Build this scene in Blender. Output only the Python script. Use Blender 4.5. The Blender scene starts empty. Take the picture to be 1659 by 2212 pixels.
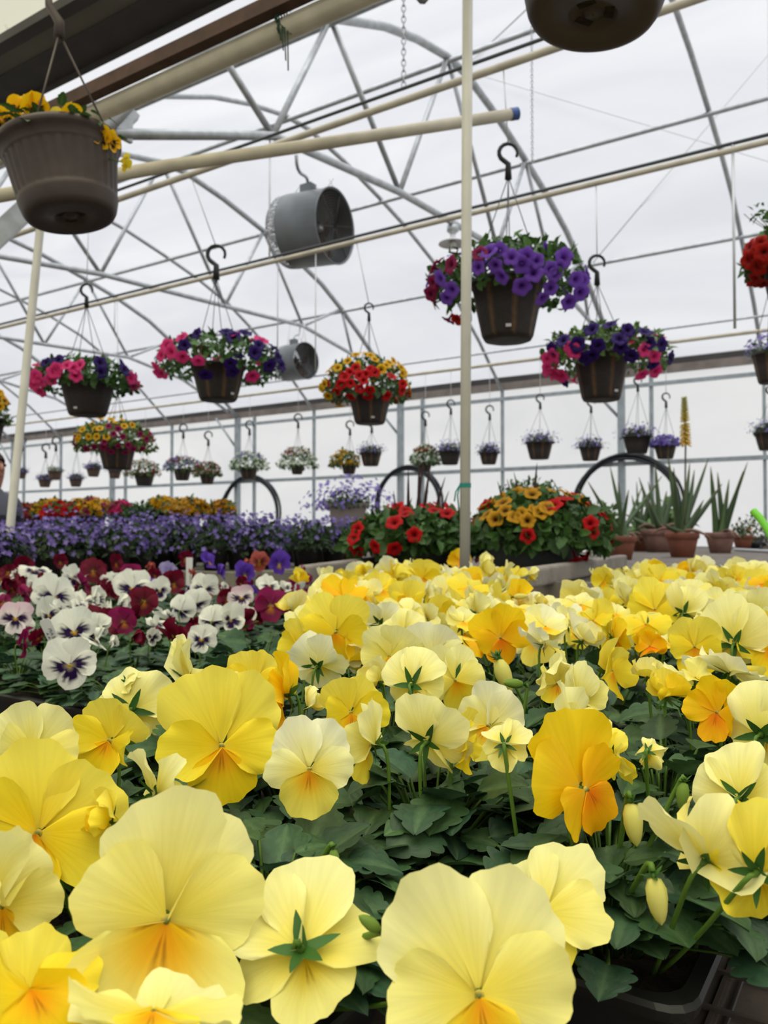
import bpy, math, random
import numpy as np
from mathutils import Vector
sc = bpy.context.scene
COL = sc.collection
rng = np.random.default_rng(7)
random.seed(7)
PI = math.pi

# ------------------------------------------------------------------ camera
F = 1720.0; AZ = math.radians(33); CZ = 1.2
PITCH = math.atan((1150-1106)/F)
C = np.array([0, 0, CZ])
FW = np.array([-math.sin(AZ)*math.cos(PITCH), math.cos(AZ)*math.cos(PITCH), math.sin(PITCH)])
RT = np.array([math.cos(AZ), math.sin(AZ), 0.0])
UP = np.cross(RT, FW)
cam = bpy.data.cameras.new('camera')
camo = bpy.data.objects.new('camera', cam); COL.objects.link(camo)
camo.location = C; camo.rotation_euler = (PI/2+PITCH, 0, AZ)
cam.sensor_fit = 'HORIZONTAL'; cam.sensor_width = 36; cam.lens = F/1659*36
cam.clip_start = 0.02; cam.clip_end = 200
cam.dof.use_dof = True; cam.dof.focus_distance = 0.60; cam.dof.aperture_fstop = 17
sc.camera = camo

# ------------------------------------------------------------------ sky, exposure
sc.view_settings.view_transform = 'Standard'; sc.view_settings.look = 'None'
sc.view_settings.gamma = 1; sc.view_settings.exposure = 0.27
w = bpy.data.worlds.new('overcast_sky'); sc.world = w; w.use_nodes = True
nt = w.node_tree; nt.nodes.clear()
o_ = nt.nodes.new('ShaderNodeOutputWorld'); b_ = nt.nodes.new('ShaderNodeBackground')
tc = nt.nodes.new('ShaderNodeTexCoord'); sx = nt.nodes.new('ShaderNodeSeparateXYZ')
mr = nt.nodes.new('ShaderNodeValToRGB')
mr.color_ramp.elements[0].position = 0.0; mr.color_ramp.elements[0].color = (0.40, 0.405, 0.42, 1)
mr.color_ramp.elements[1].position = 1.0; mr.color_ramp.elements[1].color = (1.75, 1.74, 1.70, 1)
q_ = mr.color_ramp.elements.new(.58); q_.color = (0.49, 0.495, 0.51, 1)
nt.links.new(tc.outputs['Generated'], sx.inputs[0]); nt.links.new(sx.outputs['Z'], mr.inputs[0])
nt.links.new(mr.outputs[0], b_.inputs['Color']); b_.inputs['Strength'].default_value = 1.55
nt.links.new(b_.outputs[0], o_.inputs['Surface'])
sun = bpy.data.lights.new('overcast_sun', 'SUN'); sun.energy = 2.2; sun.angle = math.radians(70); sun.color = (1, .99, .97)
suno = bpy.data.objects.new('overcast_sun', sun); COL.objects.link(suno)
suno.rotation_euler = (math.radians(20), math.radians(8), 0)
sc.cycles.max_bounces = 7; sc.cycles.diffuse_bounces = 4; sc.cycles.glossy_bounces = 2
sc.cycles.transmission_bounces = 4; sc.cycles.transparent_max_bounces = 8
sc.cycles.use_denoising = True
sc.cycles.caustics_reflective = False; sc.cycles.caustics_refractive = False

# ------------------------------------------------------------------ pixel <-> place helpers (1659 x 2212)
def ray(x, y): return FW + RT*(x-829.5)/F - UP*(y-1106)/F
def atD(x, y, d): return C + ray(x, y)*d
def atX(x, y, X): r = ray(x, y); return C + r*X/r[0]
def atY(x, y, Y): r = ray(x, y); return C + r*Y/r[1]
def atZ(x, y, Z): r = ray(x, y); return C + r*(Z-CZ)/r[2]
def proj(p):
    v = np.asarray(p, float)-C; d = v@FW
    return 829.5+F*(v@RT)/d, 1106-F*(v@UP)/d, d
def nrm(v): v = np.asarray(v, float); return v/(np.linalg.norm(v)+1e-12)
def lin(c):
    c = np.asarray(c, float)
    return np.where(c <= .04045, c/12.92, ((c+.055)/1.055)**2.4)
def sm(a, b, x): t = np.clip((x-a)/(b-a), 0, 1); return t*t*(3-2*t)

# ------------------------------------------------------------------ materials
MAT = {}
def mat(name, col=(.5, .5, .5), rough=.6, metal=0, noise=0, nscale=8, attr=False, transl=0, bump=0, bscale=40, spec=.4, darkcol=None):
    m = bpy.data.materials.new(name); m.use_nodes = True; n = m.node_tree; n.nodes.clear(); L = n.links.new
    out = n.nodes.new('ShaderNodeOutputMaterial'); p = n.nodes.new('ShaderNodeBsdfPrincipled')
    p.inputs['Roughness'].default_value = rough; p.inputs['Metallic'].default_value = metal
    p.inputs['Specular IOR Level'].default_value = spec
    tcn = n.nodes.new('ShaderNodeTexCoord')
    base = None
    if attr:
        a = n.nodes.new('ShaderNodeAttribute'); a.attribute_name = 'Col'; base = a.outputs['Color']
    if noise:
        t = n.nodes.new('ShaderNodeTexNoise'); t.inputs['Scale'].default_value = nscale; t.inputs['Detail'].default_value = 5
        L(tcn.outputs['Object'], t.inputs['Vector'])
        mx = n.nodes.new('ShaderNodeMix'); mx.data_type = 'RGBA'
        rp = n.nodes.new('ShaderNodeMapRange'); rp.inputs['From Min'].default_value = .35; rp.inputs['From Max'].default_value = .65
        L(t.outputs['Fac'], rp.inputs['Value'])
        if base is None:
            c2 = darkcol if darkcol is not None else tuple(v*(1-noise) for v in col)
            mx.inputs['A'].default_value = (*c2, 1); mx.inputs['B'].default_value = (*col, 1)
            L(rp.outputs[0], mx.inputs['Factor'])
        else:
            mul = n.nodes.new('ShaderNodeMath'); mul.operation = 'MULTIPLY'; mul.inputs[1].default_value = noise
            L(rp.outputs[0], mul.inputs[0]); L(mul.outputs[0], mx.inputs['Factor'])
            L(base, mx.inputs['A']); mx.blend_type = 'MULTIPLY'
            d = darkcol if darkcol is not None else (.45, .45, .45)
            mx.inputs['B'].default_value = (*d, 1)
        base = mx.outputs['Result']
    if base is not None: L(base, p.inputs['Base Color'])
    else: p.inputs['Base Color'].default_value = (*col, 1)
    if bump:
        t = n.nodes.new('ShaderNodeTexNoise'); t.inputs['Scale'].default_value = bscale; t.inputs['Detail'].default_value = 4
        L(tcn.outputs['Object'], t.inputs['Vector'])
        bp = n.nodes.new('ShaderNodeBump'); bp.inputs['Strength'].default_value = bump; bp.inputs['Distance'].default_value = .01
        L(t.outputs['Fac'], bp.inputs['Height']); L(bp.outputs[0], p.inputs['Normal'])
    if transl:
        tr = n.nodes.new('ShaderNodeBsdfTranslucent'); ms = n.nodes.new('ShaderNodeMixShader'); ms.inputs[0].default_value = transl
        if base is not None: L(base, tr.inputs['Color'])
        else: tr.inputs['Color'].default_value = (*col, 1)
        L(p.outputs[0], ms.inputs[1]); L(tr.outputs[0], ms.inputs[2]); L(ms.outputs[0], out.inputs[0])
    else: L(p.outputs[0], out.inputs[0])
    MAT[name] = m; return m

def film_mat(name, col, clear, dirt=0.0, body=.55):
    m = bpy.data.materials.new(name); m.use_nodes = True; n = m.node_tree; n.nodes.clear(); L = n.links.new
    out = n.nodes.new('ShaderNodeOutputMaterial'); tr = n.nodes.new('ShaderNodeBsdfTranslucent'); tp = n.nodes.new('ShaderNodeBsdfTransparent')
    df = n.nodes.new('ShaderNodeBsdfDiffuse'); df.inputs['Color'].default_value = (.5, .5, .5, 1)
    t = n.nodes.new('ShaderNodeTexNoise'); t.inputs['Scale'].default_value = .55; t.inputs['Detail'].default_value = 6; t.inputs['Distortion'].default_value = .8
    tcn = n.nodes.new('ShaderNodeTexCoord'); mp = n.nodes.new('ShaderNodeMapping'); mp.inputs['Scale'].default_value = (.6, 1.5, 1.2)
    L(tcn.outputs['Object'], mp.inputs['Vector']); L(mp.outputs[0], t.inputs['Vector'])
    cr = n.nodes.new('ShaderNodeValToRGB'); e = cr.color_ramp.elements
    e[0].position = .32; e[0].color = (col[0]*.86, col[1]*.865, col[2]*.88, 1); e[1].position = .66; e[1].color = (*col, 1)
    L(t.outputs['Fac'], cr.inputs[0]); base = cr.outputs[0]
    if dirt:
        t2 = n.nodes.new('ShaderNodeTexNoise'); t2.inputs['Scale'].default_value = 9; t2.inputs['Detail'].default_value = 3
        L(tcn.outputs['Object'], t2.inputs['Vector'])
        r2 = n.nodes.new('ShaderNodeMapRange'); r2.inputs['From Min'].default_value = .60; r2.inputs['From Max'].default_value = .66; L(t2.outputs['Fac'], r2.inputs['Value'])
        mul = n.nodes.new('ShaderNodeMath'); mul.operation = 'MULTIPLY'; mul.inputs[1].default_value = dirt; L(r2.outputs[0], mul.inputs[0])
        mx = n.nodes.new('ShaderNodeMix'); mx.data_type = 'RGBA'; L(mul.outputs[0], mx.inputs['Factor']); L(base, mx.inputs['A']); mx.inputs['B'].default_value = (.12, .07, .02, 1)
        base = mx.outputs['Result']
    dm_ = n.nodes.new('ShaderNodeVectorMath'); dm_.operation = 'SCALE'; dm_.inputs['Scale'].default_value = body; L(base, dm_.inputs[0])
    L(dm_.outputs[0], tr.inputs['Color']); L(base, tp.inputs['Color'])
    m1 = n.nodes.new('ShaderNodeMixShader'); m1.inputs[0].default_value = .12; L(tr.outputs[0], m1.inputs[1]); L(df.outputs[0], m1.inputs[2])
    m2 = n.nodes.new('ShaderNodeMixShader'); m2.inputs[0].default_value = clear; L(m1.outputs[0], m2.inputs[1]); L(tp.outputs[0], m2.inputs[2])
    L(m2.outputs[0], out.inputs[0]); MAT[name] = m; return m

film_mat('poly_film', (.90, .91, .93), .60)
film_mat('wall_film', (.95, .952, .94), .16, 0, 1.0)
film_mat('old_film', (.92, .89, .68), .60, .9)
mat('galv', (.50, .52, .53), .42, .55, .25, 14)
mat('galv_wall', (.36, .40, .42), .5, .35, .2, 10)
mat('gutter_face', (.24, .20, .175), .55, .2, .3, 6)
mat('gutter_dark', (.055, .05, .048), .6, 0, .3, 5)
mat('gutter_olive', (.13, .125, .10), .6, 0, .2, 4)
mat('pvc_cream', (.62, .56, .43), .45, 0, .22, 9)
mat('pvc_white', (.66, .64, .58), .4, 0, .12, 7)
mat('blue_end', (.05, .10, .30), .5)
mat('rust', (.10, .055, .04), .75, .1, .4, 12)
mat('dark_line', (.06, .065, .065), .5, .2)
mat('wire', (.45, .46, .47), .4, .6)
mat('pale_wire', (.62, .63, .63), .45, .3)
mat('concrete', (.16, .15, .14), .85, 0, .3, 3, bump=.3)
mat('outside_ground', (.38, .38, .36), .9, 0, .2, .5)
mat('wood', (.175, .15, .125), .8, 0, .45, 6, bump=.4, bscale=30)
mat('wood_grey', (.30, .265, .225), .8, 0, .4, 5, bump=.4, bscale=25)
mat('wood_dark', (.115, .09, .075), .8, 0, .4, 8, bump=.3)
mat('mesh_wire', (.07, .055, .045), .6, .3)
mat('black_plastic', (.018, .018, .019), .42, 0, .3, 30)
mat('soil', (.030, .021, .015), .95, 0, .5, 60, bump=.8, bscale=120)
mat('attr_plain', attr=True, rough=.6)
mat('attr_pot', attr=True, rough=.62, noise=.5, nscale=40, bump=.25, bscale=90)
mat('brown_pot', (.058, .040, .035), .5, 0, .15, 30)
mat('terracotta', (.26, .085, .048), .8, 0, .4, 9, darkcol=(.17, .065, .042))
mat('terracotta_pale', (.27, .155, .12), .85, 0, .5, 9, darkcol=(.18, .09, .07))
mat('bowl_grey', (.045, .050, .052), .55, 0, .4, 7, bump=.2)
mat('planter_taupe', (.24, .20, .18), .6, 0, .15, 10)
mat('white_plastic', (.72, .72, .72), .45)
mat('ink', (.03, .03, .04), .6)
mat('teal_tape', (.01, .22, .19), .5)
mat('lime', (.16, .55, .03), .35)
mat('hose_black', (.012, .016, .020), .35)
mat('fan_steel', (.19, .205, .215), .42, .35, .2, 6)
mat('fan_dark', (.05, .042, .038), .5, .3)
mat('fan_blade', (.22, .18, .155), .5, .2)
mat('wand_metal', (.62, .64, .66), .3, .6)
mat('cloth_navy', (.018, .020, .032), .85, 0, .2, 20)
mat('hair', (.022, .014, .010), .7)
mat('leaf_vine', (.035, .085, .045), .55, transl=.2)

# petals: vertex colour x fine radial veins; leaf: vertex colour x vein texture
def petal_mat():
    m = bpy.data.materials.new('petal'); m.use_nodes = True; n = m.node_tree; n.nodes.clear(); L = n.links.new
    out = n.nodes.new('ShaderNodeOutputMaterial'); p = n.nodes.new('ShaderNodeBsdfPrincipled'); tr = n.nodes.new('ShaderNodeBsdfTranslucent')
    a = n.nodes.new('ShaderNodeAttribute'); a.attribute_name = 'Col'
    v = n.nodes.new('ShaderNodeAttribute'); v.attribute_name = 'pv'
    sp = n.nodes.new('ShaderNodeSeparateXYZ'); L(v.outputs['Vector'], sp.inputs[0])
    cb = n.nodes.new('ShaderNodeCombineXYZ')
    mu = n.nodes.new('ShaderNodeMath'); mu.operation = 'MULTIPLY'; mu.inputs[1].default_value = 14; L(sp.outputs[0], mu.inputs[0])
    mv = n.nodes.new('ShaderNodeMath'); mv.operation = 'MULTIPLY'; mv.inputs[1].default_value = 1.6; L(sp.outputs[1], mv.inputs[0])
    L(mu.outputs[0], cb.inputs[0]); L(mv.outputs[0], cb.inputs[1]); L(sp.outputs[2], cb.inputs[2])
    t = n.nodes.new('ShaderNodeTexNoise'); t.inputs['Scale'].default_value = 1.0; t.inputs['Detail'].default_value = 3; L(cb.outputs[0], t.inputs['Vector'])
    mr = n.nodes.new('ShaderNodeMapRange'); mr.inputs['From Min'].default_value = .3; mr.inputs['From Max'].default_value = .7
    mr.inputs['To Min'].default_value = .94; mr.inputs['To Max'].default_value = 1.03; L(t.outputs['Fac'], mr.inputs['Value'])
    mx = n.nodes.new('ShaderNodeVectorMath'); mx.operation = 'SCALE'; L(a.outputs['Color'], mx.inputs[0]); L(mr.outputs[0], mx.inputs['Scale'])
    L(mx.outputs[0], p.inputs['Base Color']); L(mx.outputs[0], tr.inputs['Color'])
    p.inputs['Roughness'].default_value = .55; p.inputs['Specular IOR Level'].default_value = .2
    bp = n.nodes.new('ShaderNodeBump'); bp.inputs['Strength'].default_value = .10; bp.inputs['Distance'].default_value = .002
    L(t.outputs['Fac'], bp.inputs['Height']); L(bp.outputs[0], p.inputs['Normal'])
    ms = n.nodes.new('ShaderNodeMixShader'); ms.inputs[0].default_value = .32
    L(p.outputs[0], ms.inputs[1]); L(tr.outputs[0], ms.inputs[2]); L(ms.outputs[0], out.inputs[0]); MAT['petal'] = m
petal_mat()
def leaf_mat():
    m = bpy.data.materials.new('leaf'); m.use_nodes = True; n = m.node_tree; n.nodes.clear(); L = n.links.new
    out = n.nodes.new('ShaderNodeOutputMaterial'); p = n.nodes.new('ShaderNodeBsdfPrincipled'); tr = n.nodes.new('ShaderNodeBsdfTranslucent')
    a = n.nodes.new('ShaderNodeAttribute'); a.attribute_name = 'Col'
    v = n.nodes.new('ShaderNodeAttribute'); v.attribute_name = 'pv'
    t = n.nodes.new('ShaderNodeTexNoise'); t.inputs['Scale'].default_value = 5; t.inputs['Detail'].default_value = 4; L(v.outputs['Vector'], t.inputs['Vector'])
    mr = n.nodes.new('ShaderNodeMapRange'); mr.inputs['From Min'].default_value = .3; mr.inputs['From Max'].default_value = .7
    mr.inputs['To Min'].default_value = .78; mr.inputs['To Max'].default_value = 1.2; L(t.outputs['Fac'], mr.inputs['Value'])
    mx = n.nodes.new('ShaderNodeVectorMath'); mx.operation = 'SCALE'; L(a.outputs['Color'], mx.inputs[0]); L(mr.outputs[0], mx.inputs['Scale'])
    L(mx.outputs[0], p.inputs['Base Color']); L(mx.outputs[0], tr.inputs['Color'])
    p.inputs['Roughness'].default_value = .5; p.inputs['Specular IOR Level'].default_value = .35
    bp = n.nodes.new('ShaderNodeBump'); bp.inputs['Strength'].default_value = .3; bp.inputs['Distance'].default_value = .002
    L(t.outputs['Fac'], bp.inputs['Height']); L(bp.outputs[0], p.inputs['Normal'])
    ms = n.nodes.new('ShaderNodeMixShader'); ms.inputs[0].default_value = .16
    L(p.outputs[0], ms.inputs[1]); L(tr.outputs[0], ms.inputs[2]); L(ms.outputs[0], out.inputs[0]); MAT['leaf'] = m
leaf_mat()

# ------------------------------------------------------------------ mesh helpers
class MB:
    """collects vertices, faces and per-vertex colour / texture coordinates for ONE mesh object"""
    def __init__(s): s.v = []; s.f = []; s.c = []; s.p = []; s.n = 0
    def add(s, V, Fc, col=None, pv=None):
        V = np.asarray(V, float).reshape(-1, 3); k = len(V)
        s.v.append(V)
        s.f.extend([tuple(i+s.n for i in q) for q in Fc])
        c = np.zeros((k, 3))+.5 if col is None else np.broadcast_to(np.asarray(col, float), (k, 3))
        s.c.append(c)
        s.p.append(np.zeros((k, 3)) if pv is None else np.broadcast_to(np.asarray(pv, float), (k, 3)))
        s.n += k; return s
    def mesh(s, name, m, smooth=True, off=(0, 0, 0)):
        V = np.concatenate(s.v)-np.asarray(off, float)
        me = bpy.data.meshes.new(name); me.from_pydata(V.tolist(), [], s.f); me.update()
        ms = m if isinstance(m, (list, tuple)) else [m]
        for x in ms: me.materials.append(MAT[x])
        cc = np.ones((s.n, 4)); cc[:, :3] = np.concatenate(s.c)
        at = me.color_attributes.new('Col', 'FLOAT_COLOR', 'POINT'); at.data.foreach_set('color', cc.ravel())
        av = me.attributes.new('pv', 'FLOAT_VECTOR', 'POINT'); av.data.foreach_set('vector', np.concatenate(s.p).ravel())
        if smooth: me.polygons.foreach_set('use_smooth', [True]*len(me.polygons))
        return me
    def build(s, name, m, parent=None, loc=None, smooth=True):
        """vertices are given in world space; the object's origin is set to loc (default: centre of bottom)"""
        V = np.concatenate(s.v)
        if loc is None:
            lo, hi = V.min(0), V.max(0); loc = np.array([(lo[0]+hi[0])/2, (lo[1]+hi[1])/2, lo[2]])
        o = bpy.data.objects.new(name, s.mesh(name, m, smooth, loc)); COL.objects.link(o)
        place(o, loc, parent); return o
WLOC = {}
def place(o, loc, parent=None):
    loc = np.asarray(loc, float); WLOC[o.name] = loc
    if parent is not None:
        o.parent = parent; o.location = loc-WLOC[parent.name]
    else: o.location = loc
    return o
def empty(name, loc): 
    o = bpy.data.objects.new(name, None); o.empty_display_size = .05; COL.objects.link(o); place(o, loc); return o
def tag(o, label=None, cat=None, group=None, kind=None):
    if label: o['label'] = label
    if cat: o['category'] = cat
    if group: o['group'] = group
    if kind: o['kind'] = kind
    return o
def tube(pts, r, n=8, cap=True):
    P = np.asarray(pts, float); N = len(P); r = np.broadcast_to(np.asarray(r, float), (N,))
    T = np.gradient(P, axis=0); T /= (np.linalg.norm(T, axis=1, keepdims=True)+1e-12)
    a = np.array([0, 0, 1.0]) if abs(T[0][2]) < .9 else np.array([1.0, 0, 0])
    u = nrm(np.cross(T[0], a)); V = []
    an = np.linspace(0, 2*PI, n, endpoint=False)
    for i in range(N):
        u = nrm(u-T[i]*(u@T[i])); w_ = np.cross(T[i], u)
        V.append(P[i]+r[i]*(np.cos(an)[:, None]*u+np.sin(an)[:, None]*w_))
    V = np.concatenate(V); Fc = []
    for i in range(N-1):
        for j in range(n):
            k = (j+1) % n; Fc.append((i*n+j, i*n+k, (i+1)*n+k, (i+1)*n+j))
    if cap: Fc.append(tuple(range(n))[::-1]); Fc.append(tuple((N-1)*n+j for j in range(n)))
    return V, Fc
def box(lo, hi):
    x0, y0, z0 = lo; x1, y1, z1 = hi
    V = [(x0, y0, z0), (x1, y0, z0), (x1, y1, z0), (x0, y1, z0), (x0, y0, z1), (x1, y0, z1), (x1, y1, z1), (x0, y1, z1)]
    return np.array(V), [(0, 3, 2, 1), (4, 5, 6, 7), (0, 1, 5, 4), (1, 2, 6, 5), (2, 3, 7, 6), (3, 0, 4, 7)]
def beam(p0, p1, wd, ht, upv=(0, 0, 1)):
    p0 = np.asarray(p0, float); p1 = np.asarray(p1, float); t = nrm(p1-p0); s_ = nrm(np.cross(t, upv)); u = np.cross(s_, t)
    V = [p+a*s_*wd/2+b*u*ht/2 for p in (p0, p1) for a, b in ((-1, -1), (1, -1), (1, 1), (-1, 1))]
    return np.array(V), [(0, 1, 2, 3), (7, 6, 5, 4), (0, 4, 5, 1), (1, 5, 6, 2), (2, 6, 7, 3), (3, 7, 4, 0)]
def lathe(prof, n=32, c=(0, 0, 0), rad=None):
    """prof: list of (r, z); rad(angle, index) optional radius factor"""
    an = np.linspace(0, 2*PI, n, endpoint=False); V = []; Fc = []
    for i, (r, z) in enumerate(prof):
        f = np.ones(n) if rad is None else np.array([rad(a, i) for a in an])
        V.append(np.stack([r*f*np.cos(an), r*f*np.sin(an), np.full(n, z)], 1))
    for i in range(len(prof)-1):
        for j in range(n):
            k = (j+1) % n; Fc.append((i*n+j, i*n+k, (i+1)*n+k, (i+1)*n+j))
    return np.concatenate(V)+np.asarray(c, float), Fc
def grid_faces(a, b, off=0): return [(off+i*b+j, off+i*b+j+1, off+(i+1)*b+j+1, off+(i+1)*b+j) for i in range(a-1) for j in range(b-1)]
def bez(p0, p1, p2, p3, n=8):
    t = np.linspace(0, 1, n)[:, None]; p0, p1, p2, p3 = [np.asarray(p, float) for p in (p0, p1, p2, p3)]
    return (1-t)**3*p0+3*(1-t)**2*t*p1+3*(1-t)*t*t*p2+t**3*p3
def line_obj(name, pts, r, m, parent=None, n=8, loc=None):
    return MB().add(*tube(pts, r, n)).build(name, m, parent, loc)

# ================================================================== THE GREENHOUSE
YW = 11.5; S = YW/9.0
def sc9(y, z): return y*S, CZ+(z-CZ)*S
PROF = [sc9(*p) for p in [(2.0, 2.78), (2.2, 3.05), (2.5, 3.36), (2.95, 3.72), (3.52, 4.08), (4.05, 4.32), (4.45, 4.45), (4.85, 4.54), (5.15, 4.56), (5.65, 4.49), (6.24, 4.36), (6.71, 4.24), (7.24, 4.06), (7.63, 3.86), (7.98, 3.65), (8.35, 3.42), (8.7, 3.15), (8.98, 2.93)]]
def hoop_z(Y): return float(np.interp(Y, [p[0] for p in PROF], [p[1] for p in PROF]))
XT = [-2.63*S + k*(-2.93*S) for k in range(-2, 6)]         # truss bays, every second hoop
X0, X1 = -27.0, 5.5

fl = MB().add(*box((X0-1, -9.5, -.12), (X1+1, YW+.3, 0))).build('floor', 'concrete'); tag(fl, kind='structure')
g = MB().add(*box((-70, -50, -.3), (50, 60, -.14))).build('ground', 'outside_ground'); tag(g, kind='structure')
def film_sheet(name, prof, x0, x1, m, wob=.012):
    xs = np.arange(x0, x1+.01, .366); P = np.array(prof)
    # resample profile
    d = np.r_[0, np.cumsum(np.linalg.norm(np.diff(P, axis=0), axis=1))]; q = np.linspace(0, d[-1], 40)
    y = np.interp(q, d, P[:, 0]); z = np.interp(q, d, P[:, 1])
    V = np.array([(x, yy, zz+wob*math.sin(x*1.7+yy)*math.sin(3.1*yy+x*.4)) for x in xs for yy, zz in zip(y, z)])
    o = MB().add(V, grid_faces(len(xs), 40)).build(name, m); return tag(o, kind='structure')
film_sheet('ceiling', [(2.27, 3.34)]+[(y, z+.045) for y, z in PROF[1:-2]]+[(11.49, 3.62)], X0, X1, 'poly_film')
GY0, GY1 = 1.95, 2.27          # the gutter between the two bays
film_sheet('ceiling_near', [(-7.6, 3.25), (-7.2, 3.8), (-6.4, 4.5), (-5.2, 5.1), (-3.6, 5.5), (-2.2, 5.55), (-.9, 5.3), (.3, 4.75), (1.2, 4.05), (1.7, 3.55), (1.935, 3.345)], X0, X1, 'old_film')
def wall_panel(name, quad, m):
    n = 24; q = np.array(quad, float); V = []
    for i in range(n):
        for j in range(n):
            a, b = i/(n-1), j/(n-1)
            V.append((1-a)*(1-b)*q[0]+a*(1-b)*q[1]+a*b*q[2]+(1-a)*b*q[3])
    return tag(MB().add(np.array(V), grid_faces(n, n)).build(name, m), kind='structure')
wall_panel('wall_far', [(X0, YW+.06, 0), (X1, YW+.06, 0), (X1, YW+.06, 3.45), (X0, YW+.06, 3.45)], 'wall_film')
wall_panel('wall_near', [(X0, -7.6, 0), (X1, -7.6, 0), (X1, -7.6, 3.3), (X0, -7.6, 3.3)], 'wall_film')
for nm, x in (('wall_left', X0), ('wall_right', X1)):
    mb = MB()
    for pr in ([(1.95, 0)]+[(max(y, 2.27), z) for y, z in PROF]+[(YW, 0)], [(-7.6, 0), (-7.2, 3.8), (-5.2, 5.1), (-2.2, 5.55), (.3, 4.75), (1.95, 3.3), (1.95, 0)]):
        mb.add([(x, y, z) for y, z in pr], [tuple(range(len(pr)))])
    tag(mb.build(nm, 'wall_film', smooth=False), kind='structure')

# eave gutter along the far wall
ze = atY(1130, 838, YW)[2]
ev = empty('eave_gutter', (-10, YW, ze))
MB().add(*box((X0, YW-.05, ze), (X1, YW+.05, ze+.105))).build('fascia', 'gutter_face', ev, smooth=False)
MB().add(*box((X0, YW-.03, ze+.105), (X1, YW+.09, ze+.20))).build('gutter_channel', 'gutter_dark', ev, smooth=False)
tag(ev, 'brown grey eave gutter running above the far film wall', 'gutter', kind='structure')
# valley gutter overhead, with dark underside
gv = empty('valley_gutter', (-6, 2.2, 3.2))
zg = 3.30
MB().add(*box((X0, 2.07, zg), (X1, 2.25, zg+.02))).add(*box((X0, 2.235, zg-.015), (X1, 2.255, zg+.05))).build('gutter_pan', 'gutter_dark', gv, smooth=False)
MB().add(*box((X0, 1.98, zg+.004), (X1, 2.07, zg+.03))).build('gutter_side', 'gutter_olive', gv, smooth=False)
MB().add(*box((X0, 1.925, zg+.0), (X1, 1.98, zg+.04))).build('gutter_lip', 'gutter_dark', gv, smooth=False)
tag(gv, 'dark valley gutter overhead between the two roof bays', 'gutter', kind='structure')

# trusses and hoops
def cyl(p0, p1, r, n=8): return tube([p0, p1], r, n)
TOPN = [3.5, 4.87, 6.25, 7.63]; BOT = [(2.06, 2.8), (3.02, 3.2), (4.23, 3.35), (5.68, 3.43), (6.9, 3.5), (7.85, 3.36), (8.75, 3.02)]
for k, x in enumerate(XT):
    r = empty('roof_truss', (x, YW/2, 3))
    MB().add(*tube([(x, y, z) for y, z in PROF], .036, 10)).build('top_chord', 'galv', r)
    bc = [(x, *sc9(*p)) for p in BOT]
    MB().add(*tube(bc, .029, 8)).build('bottom_chord', 'galv', r)
    bn = [sc9(*p) for p in BOT]
    tp = [(yy*S, hoop_z(yy*S)) for yy in [2.62]+TOPN]
    for i in range(5):
        for q in ((bn[i], bn[i+1])):
            if i == 0 and q is bn[0]: continue
            MB().add(*cyl((x, *tp[i]), (x, *q), .022)).build('web', 'galv', r)
    MB().add(*box((x-.012, 2.40, zg-.06), (x+.012, 2.74, zg+.06))).build('gusset', 'galv', r, smooth=False)
    tag(r, 'galvanized tube roof truss with zigzag webs', 'roof truss', 'roof trusses across the greenhouse', 'structure')
    p = MB().add(*box((x-.045, YW-.09, 0), (x+.045, YW, ze))).build('wall_post', 'galv_wall', smooth=False)
    tag(p, 'square steel wall post below the end of a roof truss', 'post', 'main posts of the far wall', 'structure')
    kb = MB().add(*cyl((x-.55, YW-.08, ze+.02), (x, YW-.06, ze-.62), .022)).build('knee_brace', 'galv_wall')
    tag(kb, 'short diagonal brace between eave gutter and wall post', 'brace', 'knee braces under the eave', 'structure')
    xh = x+1.465*S
    h = MB().add(*tube([(xh, y, z) for y, z in PROF], .026, 8)).build('roof_hoop', 'galv')
    tag(h, 'thin galvanized roof hoop between two trusses', 'roof hoop', 'plain roof hoops', 'structure')
    p = MB().add(*box((xh-.02, YW-.05, 0), (xh+.02, YW, ze))).build('wall_stud', 'galv_wall', smooth=False)
    tag(p, 'thin steel stud on the film wall', 'stud', 'thin studs of the far wall', 'structure')
    xs = x+(-.33 if k != 1 else -.33)
    p = MB().add(*box((x+.42-.025, YW-.05, 0), (x+.42+.025, YW, ze))).build('wall_stud', 'galv_wall', smooth=False)
    tag(p, 'thin steel stud beside a main wall post', 'stud', 'thin studs beside the posts', 'structure')
for yy in TOPN:
    y = yy*S; z = hoop_z(y)-.04
    tag(line_obj('purlin', [(X0, y, z), (X1, y, z)], .024, 'galv'), 'long galvanized purlin tube under the roof film', 'purlin', 'roof purlins', 'structure')
for nm, (px, py), rr in (('wall_rail', (1345, 1003), .03), ('wall_rail', (1345, 838), .027)):
    z = atY(px, py, YW)[2]
    tag(MB().add(*box((X0, YW-.075, z-rr), (X1, YW-.035, z+rr))).build(nm, 'galv_wall', smooth=False), 'horizontal steel rail across the film wall', 'rail', 'rails of the far wall', 'structure')
# knee brace at the near gutter (upper left)
a = atD(285, 240, 4.6); b = atD(-60, 560, 4.2)
tag(MB().add(*beam(a, b, .07, .10)).build('valley_brace', 'galv', smooth=False), 'wide steel brace rising to the valley gutter behind the brown pot', 'brace', kind='structure')
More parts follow.
